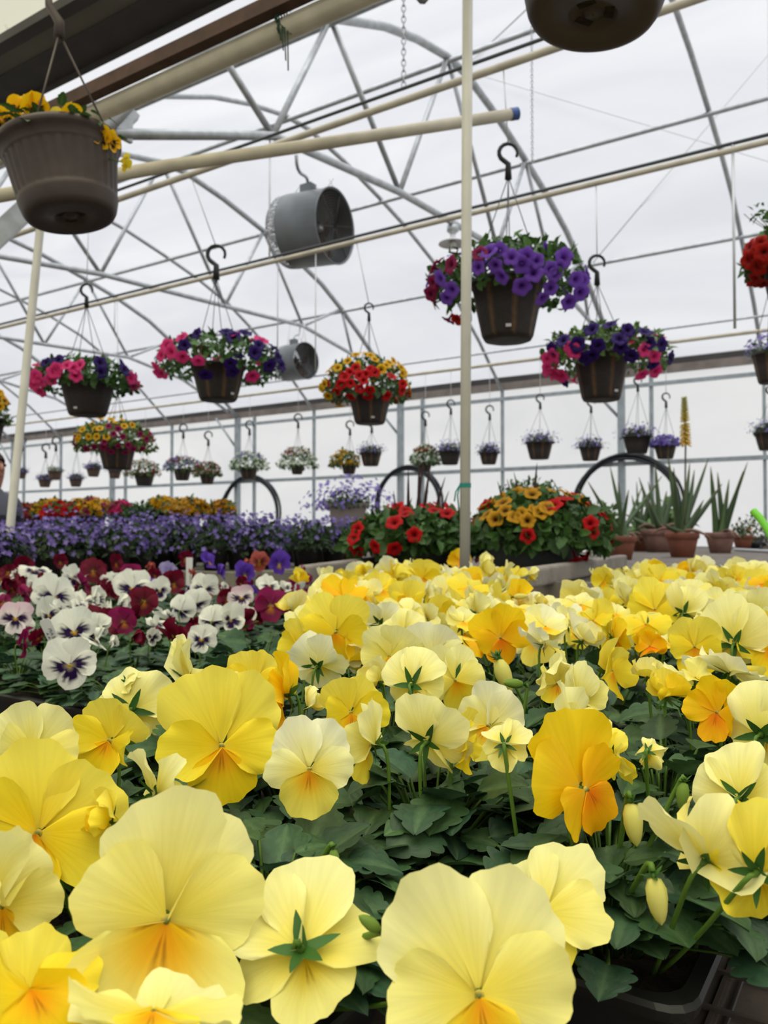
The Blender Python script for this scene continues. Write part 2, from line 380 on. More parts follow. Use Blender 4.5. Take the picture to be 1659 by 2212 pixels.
# bracing cables in the roof
for n_, (q0, xa), (q1, xb) in (('a', ((1030, 160), XT[2]), ((1570, 322), XT[2]+1.465*S)), ('b', ((1262, 590), XT[2]), ((1548, 250), XT[2]+1.465*S)), ('c', ((1010, 140), XT[2]), ((1150, 8), XT[2]+.75*S))):
    A_ = atX(*q0, xa); B_ = atX(*q1, xb); B2 = B_+(B_-A_)*(.35 if n_ != 'c' else 0)
    lab = {'a': 'thin roof bracing wire falling to the right across the film', 'b': 'thin roof bracing wire rising to the upper right corner', 'c': 'short bracing wire behind the pole below the brown pot base'}[n_]
    tag(line_obj('bracing_wire', [A_-(A_-A_), B2], .006, 'pale_wire', n=6), lab, 'wire')

# ================================================================== PIPES, FANS, WIRES
def xline(px, py, Yp):  # z of a line that runs along X at distance Yp through the pixel
    return atY(px, py, Yp)[2]
def along(name, Y, z, r, m, x0=X0, x1=4.0, n=10):
    return line_obj(name, [(x0, Y, z), (x1, Y, z)], r, m, n=n)
Y1, Y2, Y3 = 3.0, 4.1, 9.0
Z1 = xline(829, 232, Y1); Z2 = xline(829, 507, Y2); Z3 = xline(1500, 733, Y3)
tag(along('basket_pipe', Y1, Z1, .017, 'pvc_cream'), 'nearer thin cream basket pipe crossing behind the tall white pole', 'pipe')
tag(along('steel_rod', Y1, Z1+.055, .008, 'dark_line'), 'thin dark rod just above the nearer cream basket pipe', 'rod')
tag(along('basket_pipe', Y2, Z2, .015, 'pvc_cream'), 'thin cream basket pipe that crosses in front of the large fan', 'pipe')
tag(along('steel_rod', Y2, Z2+.032, .009, 'dark_line'), 'dark rod resting along the cream pipe in front of the fan', 'rod')
tag(along('basket_pipe', Y3, Z3, .02, 'pvc_cream'), 'far cream basket pipe above the row of small baskets', 'pipe')
tag(along('steel_rod', Y3-.1, Z3+.13, .012, 'galv'), 'thin grey rod above the far cream basket pipe', 'rod')
zb = atY(740, 0, 1.80)[2]
tag(along('heating_pipe', 1.80, zb-.01, .032, 'pvc_cream', n=14), 'thick cream pipe under the valley gutter at upper left', 'pipe')
tag(MB().add(*box((X0, 1.735, zb+.015), (4, 1.775, zb+.06))).build('rusty_angle', 'rust', smooth=False), 'rusty brown steel angle just above the thick cream pipe', 'angle bar')
# loose tube ending in a blue collar
pa, pb = atD(-30, 428, 2.75), atD(1118, 245, 3.2)
dv = nrm(pb-pa)
t_ = empty('plastic_tube', pa)
MB().add(*tube([pa, pa+(pb-pa)*.3+np.array([0, 0, .012]), pa+(pb-pa)*.6+np.array([0, 0, .004]), pb], .023, 14)).build('tube_body', 'pvc_cream', t_)
MB().add(*tube([pb-dv*.03, pb+dv*.001], .0245, 14, cap=False)).build('blue_collar', 'blue_end', t_)
tag(t_, 'cream plastic tube with a blue end hanging across below the truss', 'tube')
# poles
ptop = atD(1012, -120, 2.5); pbot = atD(1003, 1208, 2.5)
pole_base = np.array([pbot[0], pbot[1], 0.875])
pl = empty('support_pole', pole_base)
MB().add(*tube([(pbot[0], pbot[1], .875), (ptop[0], ptop[1], 3.32)], .0165, 16)).build('pole_body', 'pvc_white', pl)
tz_ = atD(1002, 1049, 2.5)[2]; tp_ = np.array([pbot[0], pbot[1], .875])+(np.array([ptop[0], ptop[1], 3.32])-np.array([pbot[0], pbot[1], .875]))*(tz_-.875)/(3.32-.875)
MB().add(*tube([tp_+(0, 0, -.007), tp_+(0, 0, .007)], .0185, 16, cap=False)).add(*tube([tp_+RT*-.018, tp_+RT*-.024+(0, 0, -.03), tp_+RT*-.02+(0, 0, -.075)], .0025, 5)).add(*tube([tp_+RT*-.018, tp_+RT*-.03+(0, 0, -.02), tp_+RT*-.034+(0, 0, -.05)], .0025, 5)).build('teal_tie', 'teal_tape', pl)
tag(pl, 'tall upright white plastic pole with a teal tie near its foot', 'pole')
qa, qb = atD(88, 480, 3.35), atD(18, 1180, 3.15)
qe = qb+(qb-qa)*(qb[2]-1.011)/(qa[2]-qb[2])
qt = qa+(qa-qb)*.12
tag(line_obj('support_pole', [qe, qb, qa, qt], .0165, 'pvc_white', n=14, loc=qe), 'leaning white plastic pole at the left, below the brown pot', 'pole')
# chains
def chain(p0, p1, label, lk=.034):
    p0, p1 = np.asarray(p0), np.asarray(p1); L_ = np.linalg.norm(p1-p0); n = int(L_/lk/.72); mb = MB()
    for i in range(n):
        c = p0+(p1-p0)*(i+.5)/n; a = (i % 2)*PI/2+.5
        u = np.array([math.cos(a), math.sin(a), 0]); t = np.linspace(0, 2*PI, 11)
        P = c+np.cos(t)[:, None]*u*lk*.27+np.sin(t)[:, None]*np.array([0, 0, 1])*lk*.5
        mb.add(*tube(P, lk*.085, 5, cap=False))
    return tag(mb.build('hanging_chain', 'wire'), label, 'chain')
ca = atY(876, -60, Y1); cz = atY(872, 186, Y1)
chain((cz[0], Y1, ca[2]), (cz[0], Y1, Z1+.06), 'short steel chain holding the dark rod at the top centre')
cb = atY(1150, 352, 4.9); chain((cb[0], cb[1], 3.95*S), (cb[0], cb[1], cb[2]), 'long steel chain hanging beside the big brown pot base', .028)
def hwire(px, y0, y1, Yp, label, r=.0035, m='pale_wire', bend=0):
    a = atY(px, y0, Yp); b = atY(px, y1, Yp); b[0] = a[0]+(0 if not bend else 0)
    tag(line_obj('drop_wire', [a, (a+b)/2+RT*bend, b], r, m, n=5), label, 'wire')
hwire(583, 286, 560, atX(583, 288, XT[2])[1], 'pale drop wire just left of the large fan', .006)
hwire(600, 560, 760, Y2, 'pale drop wire below the large fan, above the pink basket', .004)
hwire(682, 537, 800, Y2, 'pale drop wire beside the small fan', .004)
hwire(1583, 306, 710, Y2, 'pale drop wire near the right edge above the gutter', .007)
hwire(248, 640, 720, Y2, 'pale drop wire with a hook right of the leaning pole', .004)

# fans ------------------------------------------------------------
def fan(name, c, axis, R, depth, label, vertical_top):
    ax = nrm(axis); u = nrm(np.cross([0, 0, 1], ax)); v = np.cross(ax, u)
    root = empty(name, c)
    def ring(r, t, n=40):
        a = np.linspace(0, 2*PI, n, endpoint=False)
        return c+ax*t+r*(np.cos(a)[:, None]*u+np.sin(a)[:, None]*v)
    def shell(rs, n=40):
        V = np.concatenate([ring(r, t, n) for r, t in rs]); Fc = []
        for i in range(len(rs)-1):
            for j in range(n): k = (j+1) % n; Fc.append((i*n+j, i*n+k, (i+1)*n+k, (i+1)*n+j))
        return V, Fc
    MB().add(*shell([(R, -depth*.45), (R, depth*.5), (R*1.02, depth*.5), (R*1.02, depth*.47), (R*.985, depth*.5), (R*.97, depth*.48), (R*.97, -depth*.45), (R, -depth*.45)])).build('housing', 'fan_steel', root)
    mb = MB()   # rear basket guard
    for j in range(44):
        a = 2*PI*j/44; d_ = math.cos(a)*u+math.sin(a)*v
        mb.add(*tube([c+ax*(-depth*.43)+d_*R*.99, c+ax*(-depth*.62)+d_*R*.97, c+ax*(-depth*.74)+d_*R*.8, c+ax*(-depth*.76)+d_*R*.1], .0045, 4))
    for r, t in ((.99, -.5), (.98, -.56), (.97, -.62), (.9, -.69), (.7, -.75), (.45, -.76), (.2, -.765)):
        P = ring(R*r, depth*t, 36); mb.add(*tube(np.r_[P, P[:1]], .0035, 4, cap=False))
    mb.build('rear_guard', 'wire', root)
    mb = MB()   # front guard
    for q in np.linspace(.12, .95, 13):
        P = ring(R*q, depth*.47, 36); mb.add(*tube(np.r_[P, P[:1]], .0022, 4, cap=False))
    for j in range(6):
        a = 2*PI*j/6+.3; d_ = math.cos(a)*u+math.sin(a)*v
        mb.add(*tube([c+ax*depth*.465+d_*R*.08, c+ax*depth*.465+d_*R*.97], .004, 5))
    mb.build('front_guard', 'fan_dark', root)
    MB().add(*shell([(.001, .12*depth), (R*.16, .12*depth), (R*.2, .05*depth), (R*.2, -depth*.4), (.001, -depth*.4)], 20)).build('motor', 'fan_dark', root)
    MB().add(*shell([(.001, .2*depth), (R*.09, .19*depth), (R*.11, .12*depth)], 16)).build('hub', 'wand_metal', root)
    for j in range(4):
        a0 = 2*PI*j/4+.5; V = []
        for i, r in enumerate(np.linspace(.18, .92, 7)):
            for k, s_ in enumerate(np.linspace(-1, 1, 5)):
                a = a0+s_*(.32+.12*r); V.append(c+R*r*(math.cos(a)*u+math.sin(a)*v)+ax*(depth*(.02+.13*s_)))
        MB().add(np.array(V), grid_faces(7, 5)).build('blade', 'fan_blade', root)
    b0 = c+v*R*1.0 if v[2] > 0 else c-v*R*1.0
    b0 = b0-ax*depth*.18
    MB().add(*box(b0-np.array([.05, .035, .03]), b0+np.array([.05, .035, .07]))).build('junction_box', 'fan_steel', root, smooth=False)
    top = np.asarray(vertical_top)
    MB().add(*tube(bez(b0+(0, 0, .06), b0+np.array([.0, 0, .2]), top+np.array([0, 0, -.2]), top, 10), .012, 7)).build('power_conduit', 'galv', root)
    for s_, e in ((-.5, -.35), (.25, -.1), (.25, .45), (.48, .35)):
        p = c+ax*depth*s_+np.array([0, 0, R]); q = np.array([*(c+ax*depth*e)[:2], top[2]])
        MB().add(*tube([p, q], .003, 5)).build('hanging_wire', 'pale_wire', root)
    tag(root, label, 'fan'); return root
def facing(az, el): 
    a = AZ; ch = np.array([math.sin(a), -math.cos(a), 0])
    return math.cos(el)*(math.cos(az)*ch+math.sin(az)*RT)+math.sin(el)*np.array([0, 0, 1])
fc = atD(678, 495, 5.75)
fan('circulation_fan', fc, facing(math.radians(62), -.06), 78*5.75/F, .37, 'large round steel circulation fan with wire guard under the roof truss', atX(640, 335, XT[2]))
fc2 = atD(641, 782, 11.0)
fan('circulation_fan', fc2, facing(math.radians(52), -.03), 39*11.0/F, .36, 'small distant steel fan beside the pink and purple basket', atX(648, 708, XT[3]))

# lamp under the truss
lc = atX(978, 492, XT[2])
lp = empty('pendant_lamp', lc)
MB().add(*lathe([(.001, .02), (.05, .02), (.055, -.03), (.03, -.05), (.022, -.07)], 18, lc)).build('canopy', 'galv', lp)
MB().add(*lathe([(.022, -.05), (.026, -.10), (.05, -.115), (.125, -.14), (.13, -.15), (.12, -.146), (.03, -.125)], 24, lc)).build('lamp_shade', 'white_plastic', lp)
MB().add(*lathe([(.02, -.12), (.035, -.15), (.03, -.18), (.001, -.195)], 16, lc)).build('bulb', 'white_plastic', lp)
tag(lp, 'small white lamp with a saucer shade hanging under the truss', 'lamp')

# dried vine on the thick pipe
vb = atY(622, -5, 1.80)
mb = MB(); st = []
for j in range(5):
    off = RT*(j-2)*.006; P = [vb+off+(0, -.03, .04), vb+off*1.6+np.array([0, -.03, -.05-.02*j]), vb+off*1.2+np.array([0, -.02, -.11-.03*j])]
    mb.add(*tube(bez(P[0], P[1], P[1], P[2], 7), .0022, 5))
for j in range(16):
    p = vb+RT*rng.normal(0, .011)+np.array([0, -.03, -.01-.10*(j/16)**1.1]); a = rng.uniform(0, 6.3)
    d_ = nrm(RT*math.cos(a)*.7+np.array([0, 0, -1])*.8+FW*math.sin(a)*.4); n_ = nrm(np.cross(d_, RT+.2*FW))
    s_ = np.cross(d_, n_); L_ = rng.uniform(.02, .035)
    mb.add([p, p+d_*L_*.5+s_*L_*.22, p+d_*L_, p+d_*L_*.5-s_*L_*.22], [(0, 1, 2, 3)])
tag(mb.build('vine_sprig', 'leaf_vine'), 'dangling green vine sprig looped over the thick cream pipe', 'vine')

# hose coils on the wall posts
def coil(px, py_top, rpx, label, loops=7):
    d = atY(px, 1000, YW-.125); dd = (d-C)@FW; R = rpx*dd/F
    ctop = atY(px, py_top, YW-.125); cen = ctop-np.array([0, 0, R])
    pts = []
    for i in range(loops*40+1):
        a = PI/2+2*PI*i/40; k = i/40
        rr = R*(1+.035*math.sin(k*2.3)+.02*math.sin(a*2+k)); 
        pts.append(cen+np.array([math.cos(a)*rr*(1+.03*math.sin(k*1.7)), .02*math.sin(k*2.9)-.02, math.sin(a)*rr]))
    mb = MB().add(*tube(pts, .022, 7)); return tag(mb.build('hose_coil', 'hose_black'), label, 'hose')
coil(540, 1030, 80, 'coil of black hose on the far wall, left of the grey planter')
coil(882, 1010, 78, 'coil of black hose on the far wall behind the red petunia bowl')
coil(1352, 985, 112, 'large coil of black hose on the far wall behind the aloes')

# ================================================================== BENCHES
ZB1, ZB2 = .875, 1.01
def bench(name, x0, x1, y0, y1, z, label, m, slat=.14, ax='x', mesh=None, legs=True):
    r = empty(name, ((x0+x1)/2, (y0+y1)/2, 0)); i = 0
    mb = MB(); q = y0 if ax == 'x' else x0; e = y1 if ax == 'x' else x1
    while q < e-.02:
        q2 = min(q+slat-.008, e)
        mb.add(*(box((x0, q, z-.022), (x1, q2, z)) if ax == 'x' else box((q, y0, z-.022), (q2, y1, z)))); q += slat
    mb.build('bench_top', m, r, smooth=False)
    fr = MB()
    for a, b in (((x0, y0-.03, z-.11), (x1, y0, z+.012)), ((x0, y1, z-.11), (x1, y1+.03, z+.012)), ((x0-.03, y0-.03, z-.11), (x0, y1+.03, z+.012)), ((x1, y0-.03, z-.11), (x1+.03, y1+.03, z+.012))):
        fr.add(*box(a, b))
    fr.build('bench_frame', 'wood_grey', r, smooth=False)
    for lx in (x0+.06, x1-.06):
        for ly in (y0+.06, y1-.06):
            MB().add(*box((lx-.045, ly-.045, 0), (lx+.045, ly+.045, z-.022))).build('leg', 'wood_grey', r, smooth=False)
    if mesh:
        mw = MB()
        for x in np.arange(x0+.01, x1, mesh): mw.add(*box((x-.0016, y0, z+.0005), (x+.0016, y1, z+.0037)))
        for y in np.arange(y0+.01, y1, mesh): mw.add(*box((x0, y-.0016, z+.0025), (x1, y+.0016, z+.0057)))
        mw.build('wire_mesh', 'mesh_wire', r, smooth=False)
    tag(r, label, 'bench', 'greenhouse benches'); return r
bench('potting_bench', -2.62, .55, -.35, 2.52, ZB1, 'wooden bench topped with wire mesh under the pansy trays', 'wood_dark', .12, 'y', .051)
bench('potting_bench', -2.42, .6, 2.78, 10.6, ZB2, 'weathered plank bench carrying the petunia bowls and aloes', 'wood', .16)
bench('potting_bench', -4.72, -2.5, 2.62, 6.1, ZB2, 'plank bench full of violet flowered pots', 'wood', .16)
bench('potting_bench', -4.72, -2.70, .9, 2.56, ZB2, 'plank bench at the left under the front violet pots', 'wood', .16)
bench('potting_bench', -11.5, -5.95, 4.6, 7.2, 1.03, 'far plank bench under the mixed flower baskets', 'wood', .16)
for (q0, d0), (q1, d1), lab in ((((655, 1262), 2.85), ((815, 1228), 3.9), 'rounded grey board end beside the burgundy pansies'), (((1132, 1287), 2.62), ((1345, 1230), 4.2), 'grey wooden board in the gap between the yellow pansies')):
    p, q = atD(*q0, d0), atD(*q1, d1); p[2] = q[2] = ZB2+.037
    dd = nrm(q-p); s_ = nrm(np.cross(dd, [0, 0, 1]))
    o = MB().add(*beam(p, q, .05, .07)).build('loose_board', 'wood_grey', smooth=False)
    mm = o.modifiers.new('bevel', 'BEVEL'); mm.width = .012; mm.segments = 3
    tag(o, lab, 'board')

# ================================================================== PANSIES
PAL = {  # sRGB: upper petals inner/outer, side petals inner/outer, lip inner/outer, throat
 'P': dict(u=((.95, .90, .44), (.97, .955, .69)), s=((.96, .89, .36), (.97, .94, .58)), l=((.99, .82, .09), (.97, .90, .30)), t=(1, .66, .05)),
 'Y': dict(u=((.95, .86, .22), (.96, .90, .36)), s=((.97, .85, .12), (.97, .89, .24)), l=((.99, .80, .04), (.98, .86, .13)), t=(1, .62, .02)),
 'D': dict(u=((.97, .78, .05), (.97, .83, .10)), s=((.98, .74, .02), (.98, .80, .07)), l=((.99, .62, .0), (.99, .72, .02)), t=(1, .50, .0)),
 'W': dict(u=((.96, .93, .60), (.96, .96, .84)), s=((.95, .89, .42), (.96, .95, .72)), l=((.98, .82, .14), (.96, .91, .42)), t=(1, .62, .05)),
 'B': dict(u=((.28, .0, .08), (.42, .02, .15)), s=((.30, .0, .08), (.45, .03, .18)), l=((.25, .0, .07), (.42, .03, .16)), t=(.75, .45, .05)),
 'M': dict(u=((.42, .05, .24), (.56, .10, .34)), s=((.40, .04, .2), (.52, .08, .3)), l=((.38, .03, .2), (.5, .08, .28)), t=(.8, .5, .05)),
 'V': dict(u=((.28, .14, .55), (.42, .28, .74)), s=((.26, .12, .52), (.40, .26, .72)), l=((.2, .08, .4), (.36, .2, .66)), t=(.9, .7, .1)),
 'L': dict(u=((.52, .48, .72), (.66, .62, .80)), s=((.5, .46, .7), (.64, .6, .8)), l=((.5, .44, .66), (.62, .56, .76)), t=(.9, .75, .2)),
 'R': dict(u=((.62, .28, .26), (.76, .40, .36)), s=((.3, .05, .08), (.7, .36, .32)), l=((.25, .03, .06), (.68, .34, .3)), t=(.9, .6, .1)),
 'Wp': dict(u=((.93, .93, .90), (.94, .95, .92)), s=((.93, .93, .90), (.95, .95, .92)), l=((.93, .93, .9), (.95, .95, .92)), t=(.95, .75, .1), blotch=(.13, .03, .26)),
 'Wr': dict(u=((.93, .90, .90), (.88, .76, .82)), s=((.93, .92, .90), (.9, .84, .86)), l=((.93, .93, .9), (.93, .88, .9)), t=(.95, .75, .1), blotch=(.16, .03, .24)),
 'BY': dict(u=((.95, .72, .05), (.96, .78, .10)), s=((.95, .70, .03), (.96, .76, .08)), l=((.95, .68, .02), (.97, .76, .06)), t=(.95, .75, .1), blotch=(.10, .02, .01)),
}
def petal(pal, kind, L, ang, Phi, kap, z0, ruf, curl, r_, nu=15, nv=9, seed=0.0):
    phi = np.linspace(-1, 1, nu); s = np.linspace(0, 1, nv)
    ro = L*(np.clip(1-np.abs(phi)**3.0, 0, 1)**.42*.86+.14*(1-np.abs(phi)**2)+.02)
    ro = ro*(1+.045*np.sin(phi*6+seed)+.022*np.sin(phi*19+2*seed))
    if kind == 'l': ro = ro*(1-.07*np.exp(-(phi/.12)**2))
    R_ = ro[None, :]*s[:, None]; A = phi*Phi
    a = R_*np.sin(A)[None, :]; b = R_*np.cos(A)[None, :]
    S2 = s[:, None]**2
    zz = ruf*L*(S2*(np.sin(3.1*phi+seed*3)[None, :]*.8+.6*np.sin(1.9*phi+seed*1.7)[None, :])+S2*S2*S2*(.55*np.sin(7*phi+seed)[None, :]+.32*np.sin(15*phi+seed*2.1)[None, :]))
    zz = zz+curl*a*a/L
    k = kap/L
    if abs(k) > 1e-4:
        th = k*b; bb = np.sin(th)/k; z2 = (1-np.cos(th))/k
        nb, nz = np.cos(th), np.sin(th)
        b2 = bb-zz*nz; z3 = z2+zz*nb
    else: b2, z3 = b, zz
    V = np.stack([a*math.sin(ang)+b2*math.cos(ang), -a*math.cos(ang)+b2*math.sin(ang), z3+z0*(1-.0*s[:, None])], -1)
    ci, co = lin(pal[kind][0]), lin(pal[kind][1])
    t = sm(.15, .95, s)[:, None, None]
    col = ci*(1-t)+co*t+np.zeros((nv, nu, 3))
    th_ = lin(pal['t'])
    if 'blotch' in pal and kind in 'sl':
        lim = (.60 if kind == 's' else .66)+.10*np.sin(phi*17+seed*5)+.07*np.sin(phi*31+seed)-.25*np.abs(phi)**2
        w_ = sm(.07, -.05, s[:, None]-lim[None, :])*sm(.10, .16, s)[:, None]
        col = col*(1-w_[..., None])+lin(pal['blotch'])*w_[..., None]
        w2 = sm(.16, .08, s)[:, None]*np.ones((1, nu)); col = col*(1-w2[..., None])+th_*w2[..., None]
    elif kind == 'l':
        w_ = (sm(.62, .08, s)[:, None]*sm(1.0, .15, np.abs(phi))[None, :])*(.92 if 'blotch' not in pal else 1)
        col = col*(1-w_[..., None])+th_*w_[..., None]
        rays = (np.abs((phi*6.5) % 1-.5) < .12).astype(float)[None, :]*sm(.5, .25, s)[:, None]*sm(.05, .2, s)[:, None]*.55
        if 'blotch' not in pal and nu > 20: col = col*(1-rays[..., None])+lin((.45, .16, .03))*rays[..., None]
    else:
        w_ = sm(.22, .0, s)[:, None]*np.ones((1, nu))*.6
        col = col*(1-w_[..., None])+lin((.90, .82, .35) if 'blotch' not in pal else (.9, .9, .85))*w_[..., None]
    pv = np.stack([np.broadcast_to(phi[None, :], (nv, nu)), np.broadcast_to(s[:, None], (nv, nu)), np.full((nv, nu), r_*9.1)], -1)
    return V.reshape(-1, 3), grid_faces(nv, nu), col.reshape(-1, 3), pv.reshape(-1, 3)
def flower_geo(typ, shape, r_, hi=True, back=False):
    """unit pansy: spans about 2 across, faces +z, top +y. r_: random generator"""
    pal = PAL[typ]
    if back and 'blotch' not in pal: pal = dict(pal, t=pal['l'][0], l=(pal['s'][0], pal['s'][1]))
    U = lambda a, b: r_.uniform(a, b); out = []
    nu, nv = (25, 12) if hi == 2 else ((15, 8) if hi else (11, 6))
    kb = {'open': 0.16, 'tall': .2, 'arm': .2, 'cup': .75, 'half': 1.9, 'wild': .45, 'refl': -.45}[shape]; kr = {'wild': .75, 'half': .45}.get(shape, .22)
    ruf = {'wild': .15, 'half': .12}.get(shape, .085)
    asym = U(-8, 8); tall, tf = (1.28, 7) if shape == 'tall' else (U(.95, 1.12), 0)
    if shape == 'arm':   # tall back petals, lip thrown forward with pale edges
        for kind, L, ang, Phi, k, z0 in (('u', 1.22, 80, 60, .05, -.14), ('u', 1.28, 100, 62, .1, -.09), ('s', 1.02, 22, 54, .25, .02), ('s', 1.0, 158, 54, .15, .03), ('l', 1.25, 270, 88, 1.25, .07)):
            pq = dict(pal); pq['l'] = ((.99, .82, .09), (.97, .94, .55))
            out.append(petal(pq, kind, L, math.radians(ang), math.radians(Phi), k, z0, .06, .35 if kind == 'l' else 0, U(0, 1), nu, nv, U(0, 6)))
        return out
    for kind, L, ang, Phi, z0 in (('u', 1.10*tall, 57+tf, 58, -.12), ('u', 1.10*tall, 123-tf, 58, -.07), ('s', .98, 4, 52, .03), ('s', .98, 176, 52, .045), ('l', .92, 270, 70, .09)):
        k = kb+U(-kr, kr)-(.16 if kind == 'u' else -.10 if kind == 's' else 0)
        if kind == 'l' and shape != 'half': k = k*.6-.2
        out.append(petal(pal, kind, L*U(.90, 1.08), math.radians(ang+asym+U(-7, 7)), math.radians(Phi*U(.93, 1.07)), k, z0+U(-.012, .012), ruf*U(.6, 1.5), U(-.22, .28), U(0, 1), nu, nv, U(0, 6)))
    return out
def frame_at(p, az, el, roll):
    c = nrm(C-p); r = RT; u = np.cross(c, r); u = nrm(u); a, e, ro = math.radians(az), math.radians(el), math.radians(roll)
    n = math.cos(e)*(math.cos(a)*c+math.sin(a)*r)+math.sin(e)*u
    e1 = nrm(np.cross(u, n)) if abs(n@u) < .99 else r
    e2 = np.cross(n, e1)
    return math.cos(ro)*e1+math.sin(ro)*e2, -math.sin(ro)*e1+math.cos(ro)*e2, n
GREEN_STEM = lin((.36, .50, .18)); GREEN_SEP = lin((.22, .38, .15))
def throat_geo(sz, e1, e2, n, p, yellow):
    mb = MB(); V, Fc = lathe([(.001, .085), (.028, .08), (.050, .045), (.066, .015), (.04, -.02)], 9)
    cols = np.array([lin((.35, .40, .10))]*9+[lin((.42, .42, .15))]*9+[lin((.62, .58, .28))]*9+[lin((.85, .74, .3))]*18)
    mb.add(p+sz*(V[:, :1]*e1+V[:, 1:2]*e2+V[:, 2:]*n), Fc, cols); return mb
def sepals_geo(mb, p, n, sz, r_, spread=.55):
    u = nrm(np.cross(n, [.3, .2, .9])); v = np.cross(n, u)
    for j in range(5):
        a = 2*PI*j/5+r_.uniform(-.3, .3); d_ = math.cos(a)*u+math.sin(a)*v; L_ = sz*r_.uniform(.5, .72)
        D = nrm(d_*spread*1.5-n*r_.uniform(.05, .75)); s_ = np.cross(D, n); s_ = nrm(s_); up_ = np.cross(s_, D); V = []
        for t, wd in ((-.12, .05), (.15, .10), (.5, .09), (.8, .05), (1, .005)):
            q = p+D*L_*t+up_*L_*.1*t*t
            V += [q-s_*wd*sz, q+up_*wd*sz*.25, q+s_*wd*sz]
        mb.add(np.array(V), grid_faces(5, 3), GREEN_SEP*r_.uniform(.8, 1.25))
    V, Fc = lathe([(.001, .10), (.06, .08), (.085, 0), (.06, -.09), (.03, -.15)], 8)
    mb.add(p+sz*(V[:, :1]*u+V[:, 1:2]*v+V[:, 2:]*n), Fc, GREEN_STEM*.7)
    # little spur
    return mb
FL = []     # every pansy bloom: dict(kind, p, size, frame, typ, shape)
def ydrop(y): return float(np.interp(y, [1195, 1220, 1250, 1300, 1400, 1500, 1600, 1800, 2000, 2212], [.088, .095, .10, .112, .127, .142, .155, .170, .185, .205]))
def wdrop(y): return float(np.interp(y, [1200, 1215, 1250, 1300, 1350, 1400, 1450], [.10, .112, .142, .162, .18, .188, .195]))
def F_(bed, x, y, w_, typ, az=0, el=0, roll=0, shape='open', dm=1.0):
    dr = ydrop(y) if bed == 'y' else wdrop(y); d = dr*1720/(y-1150)*dm
    FL.append(dict(bed=bed, x=x, y=y, p=atD(x, y, d), sz=w_*d/F/2, typ=typ, az=az, el=el, roll=roll, shape=shape, d=d))
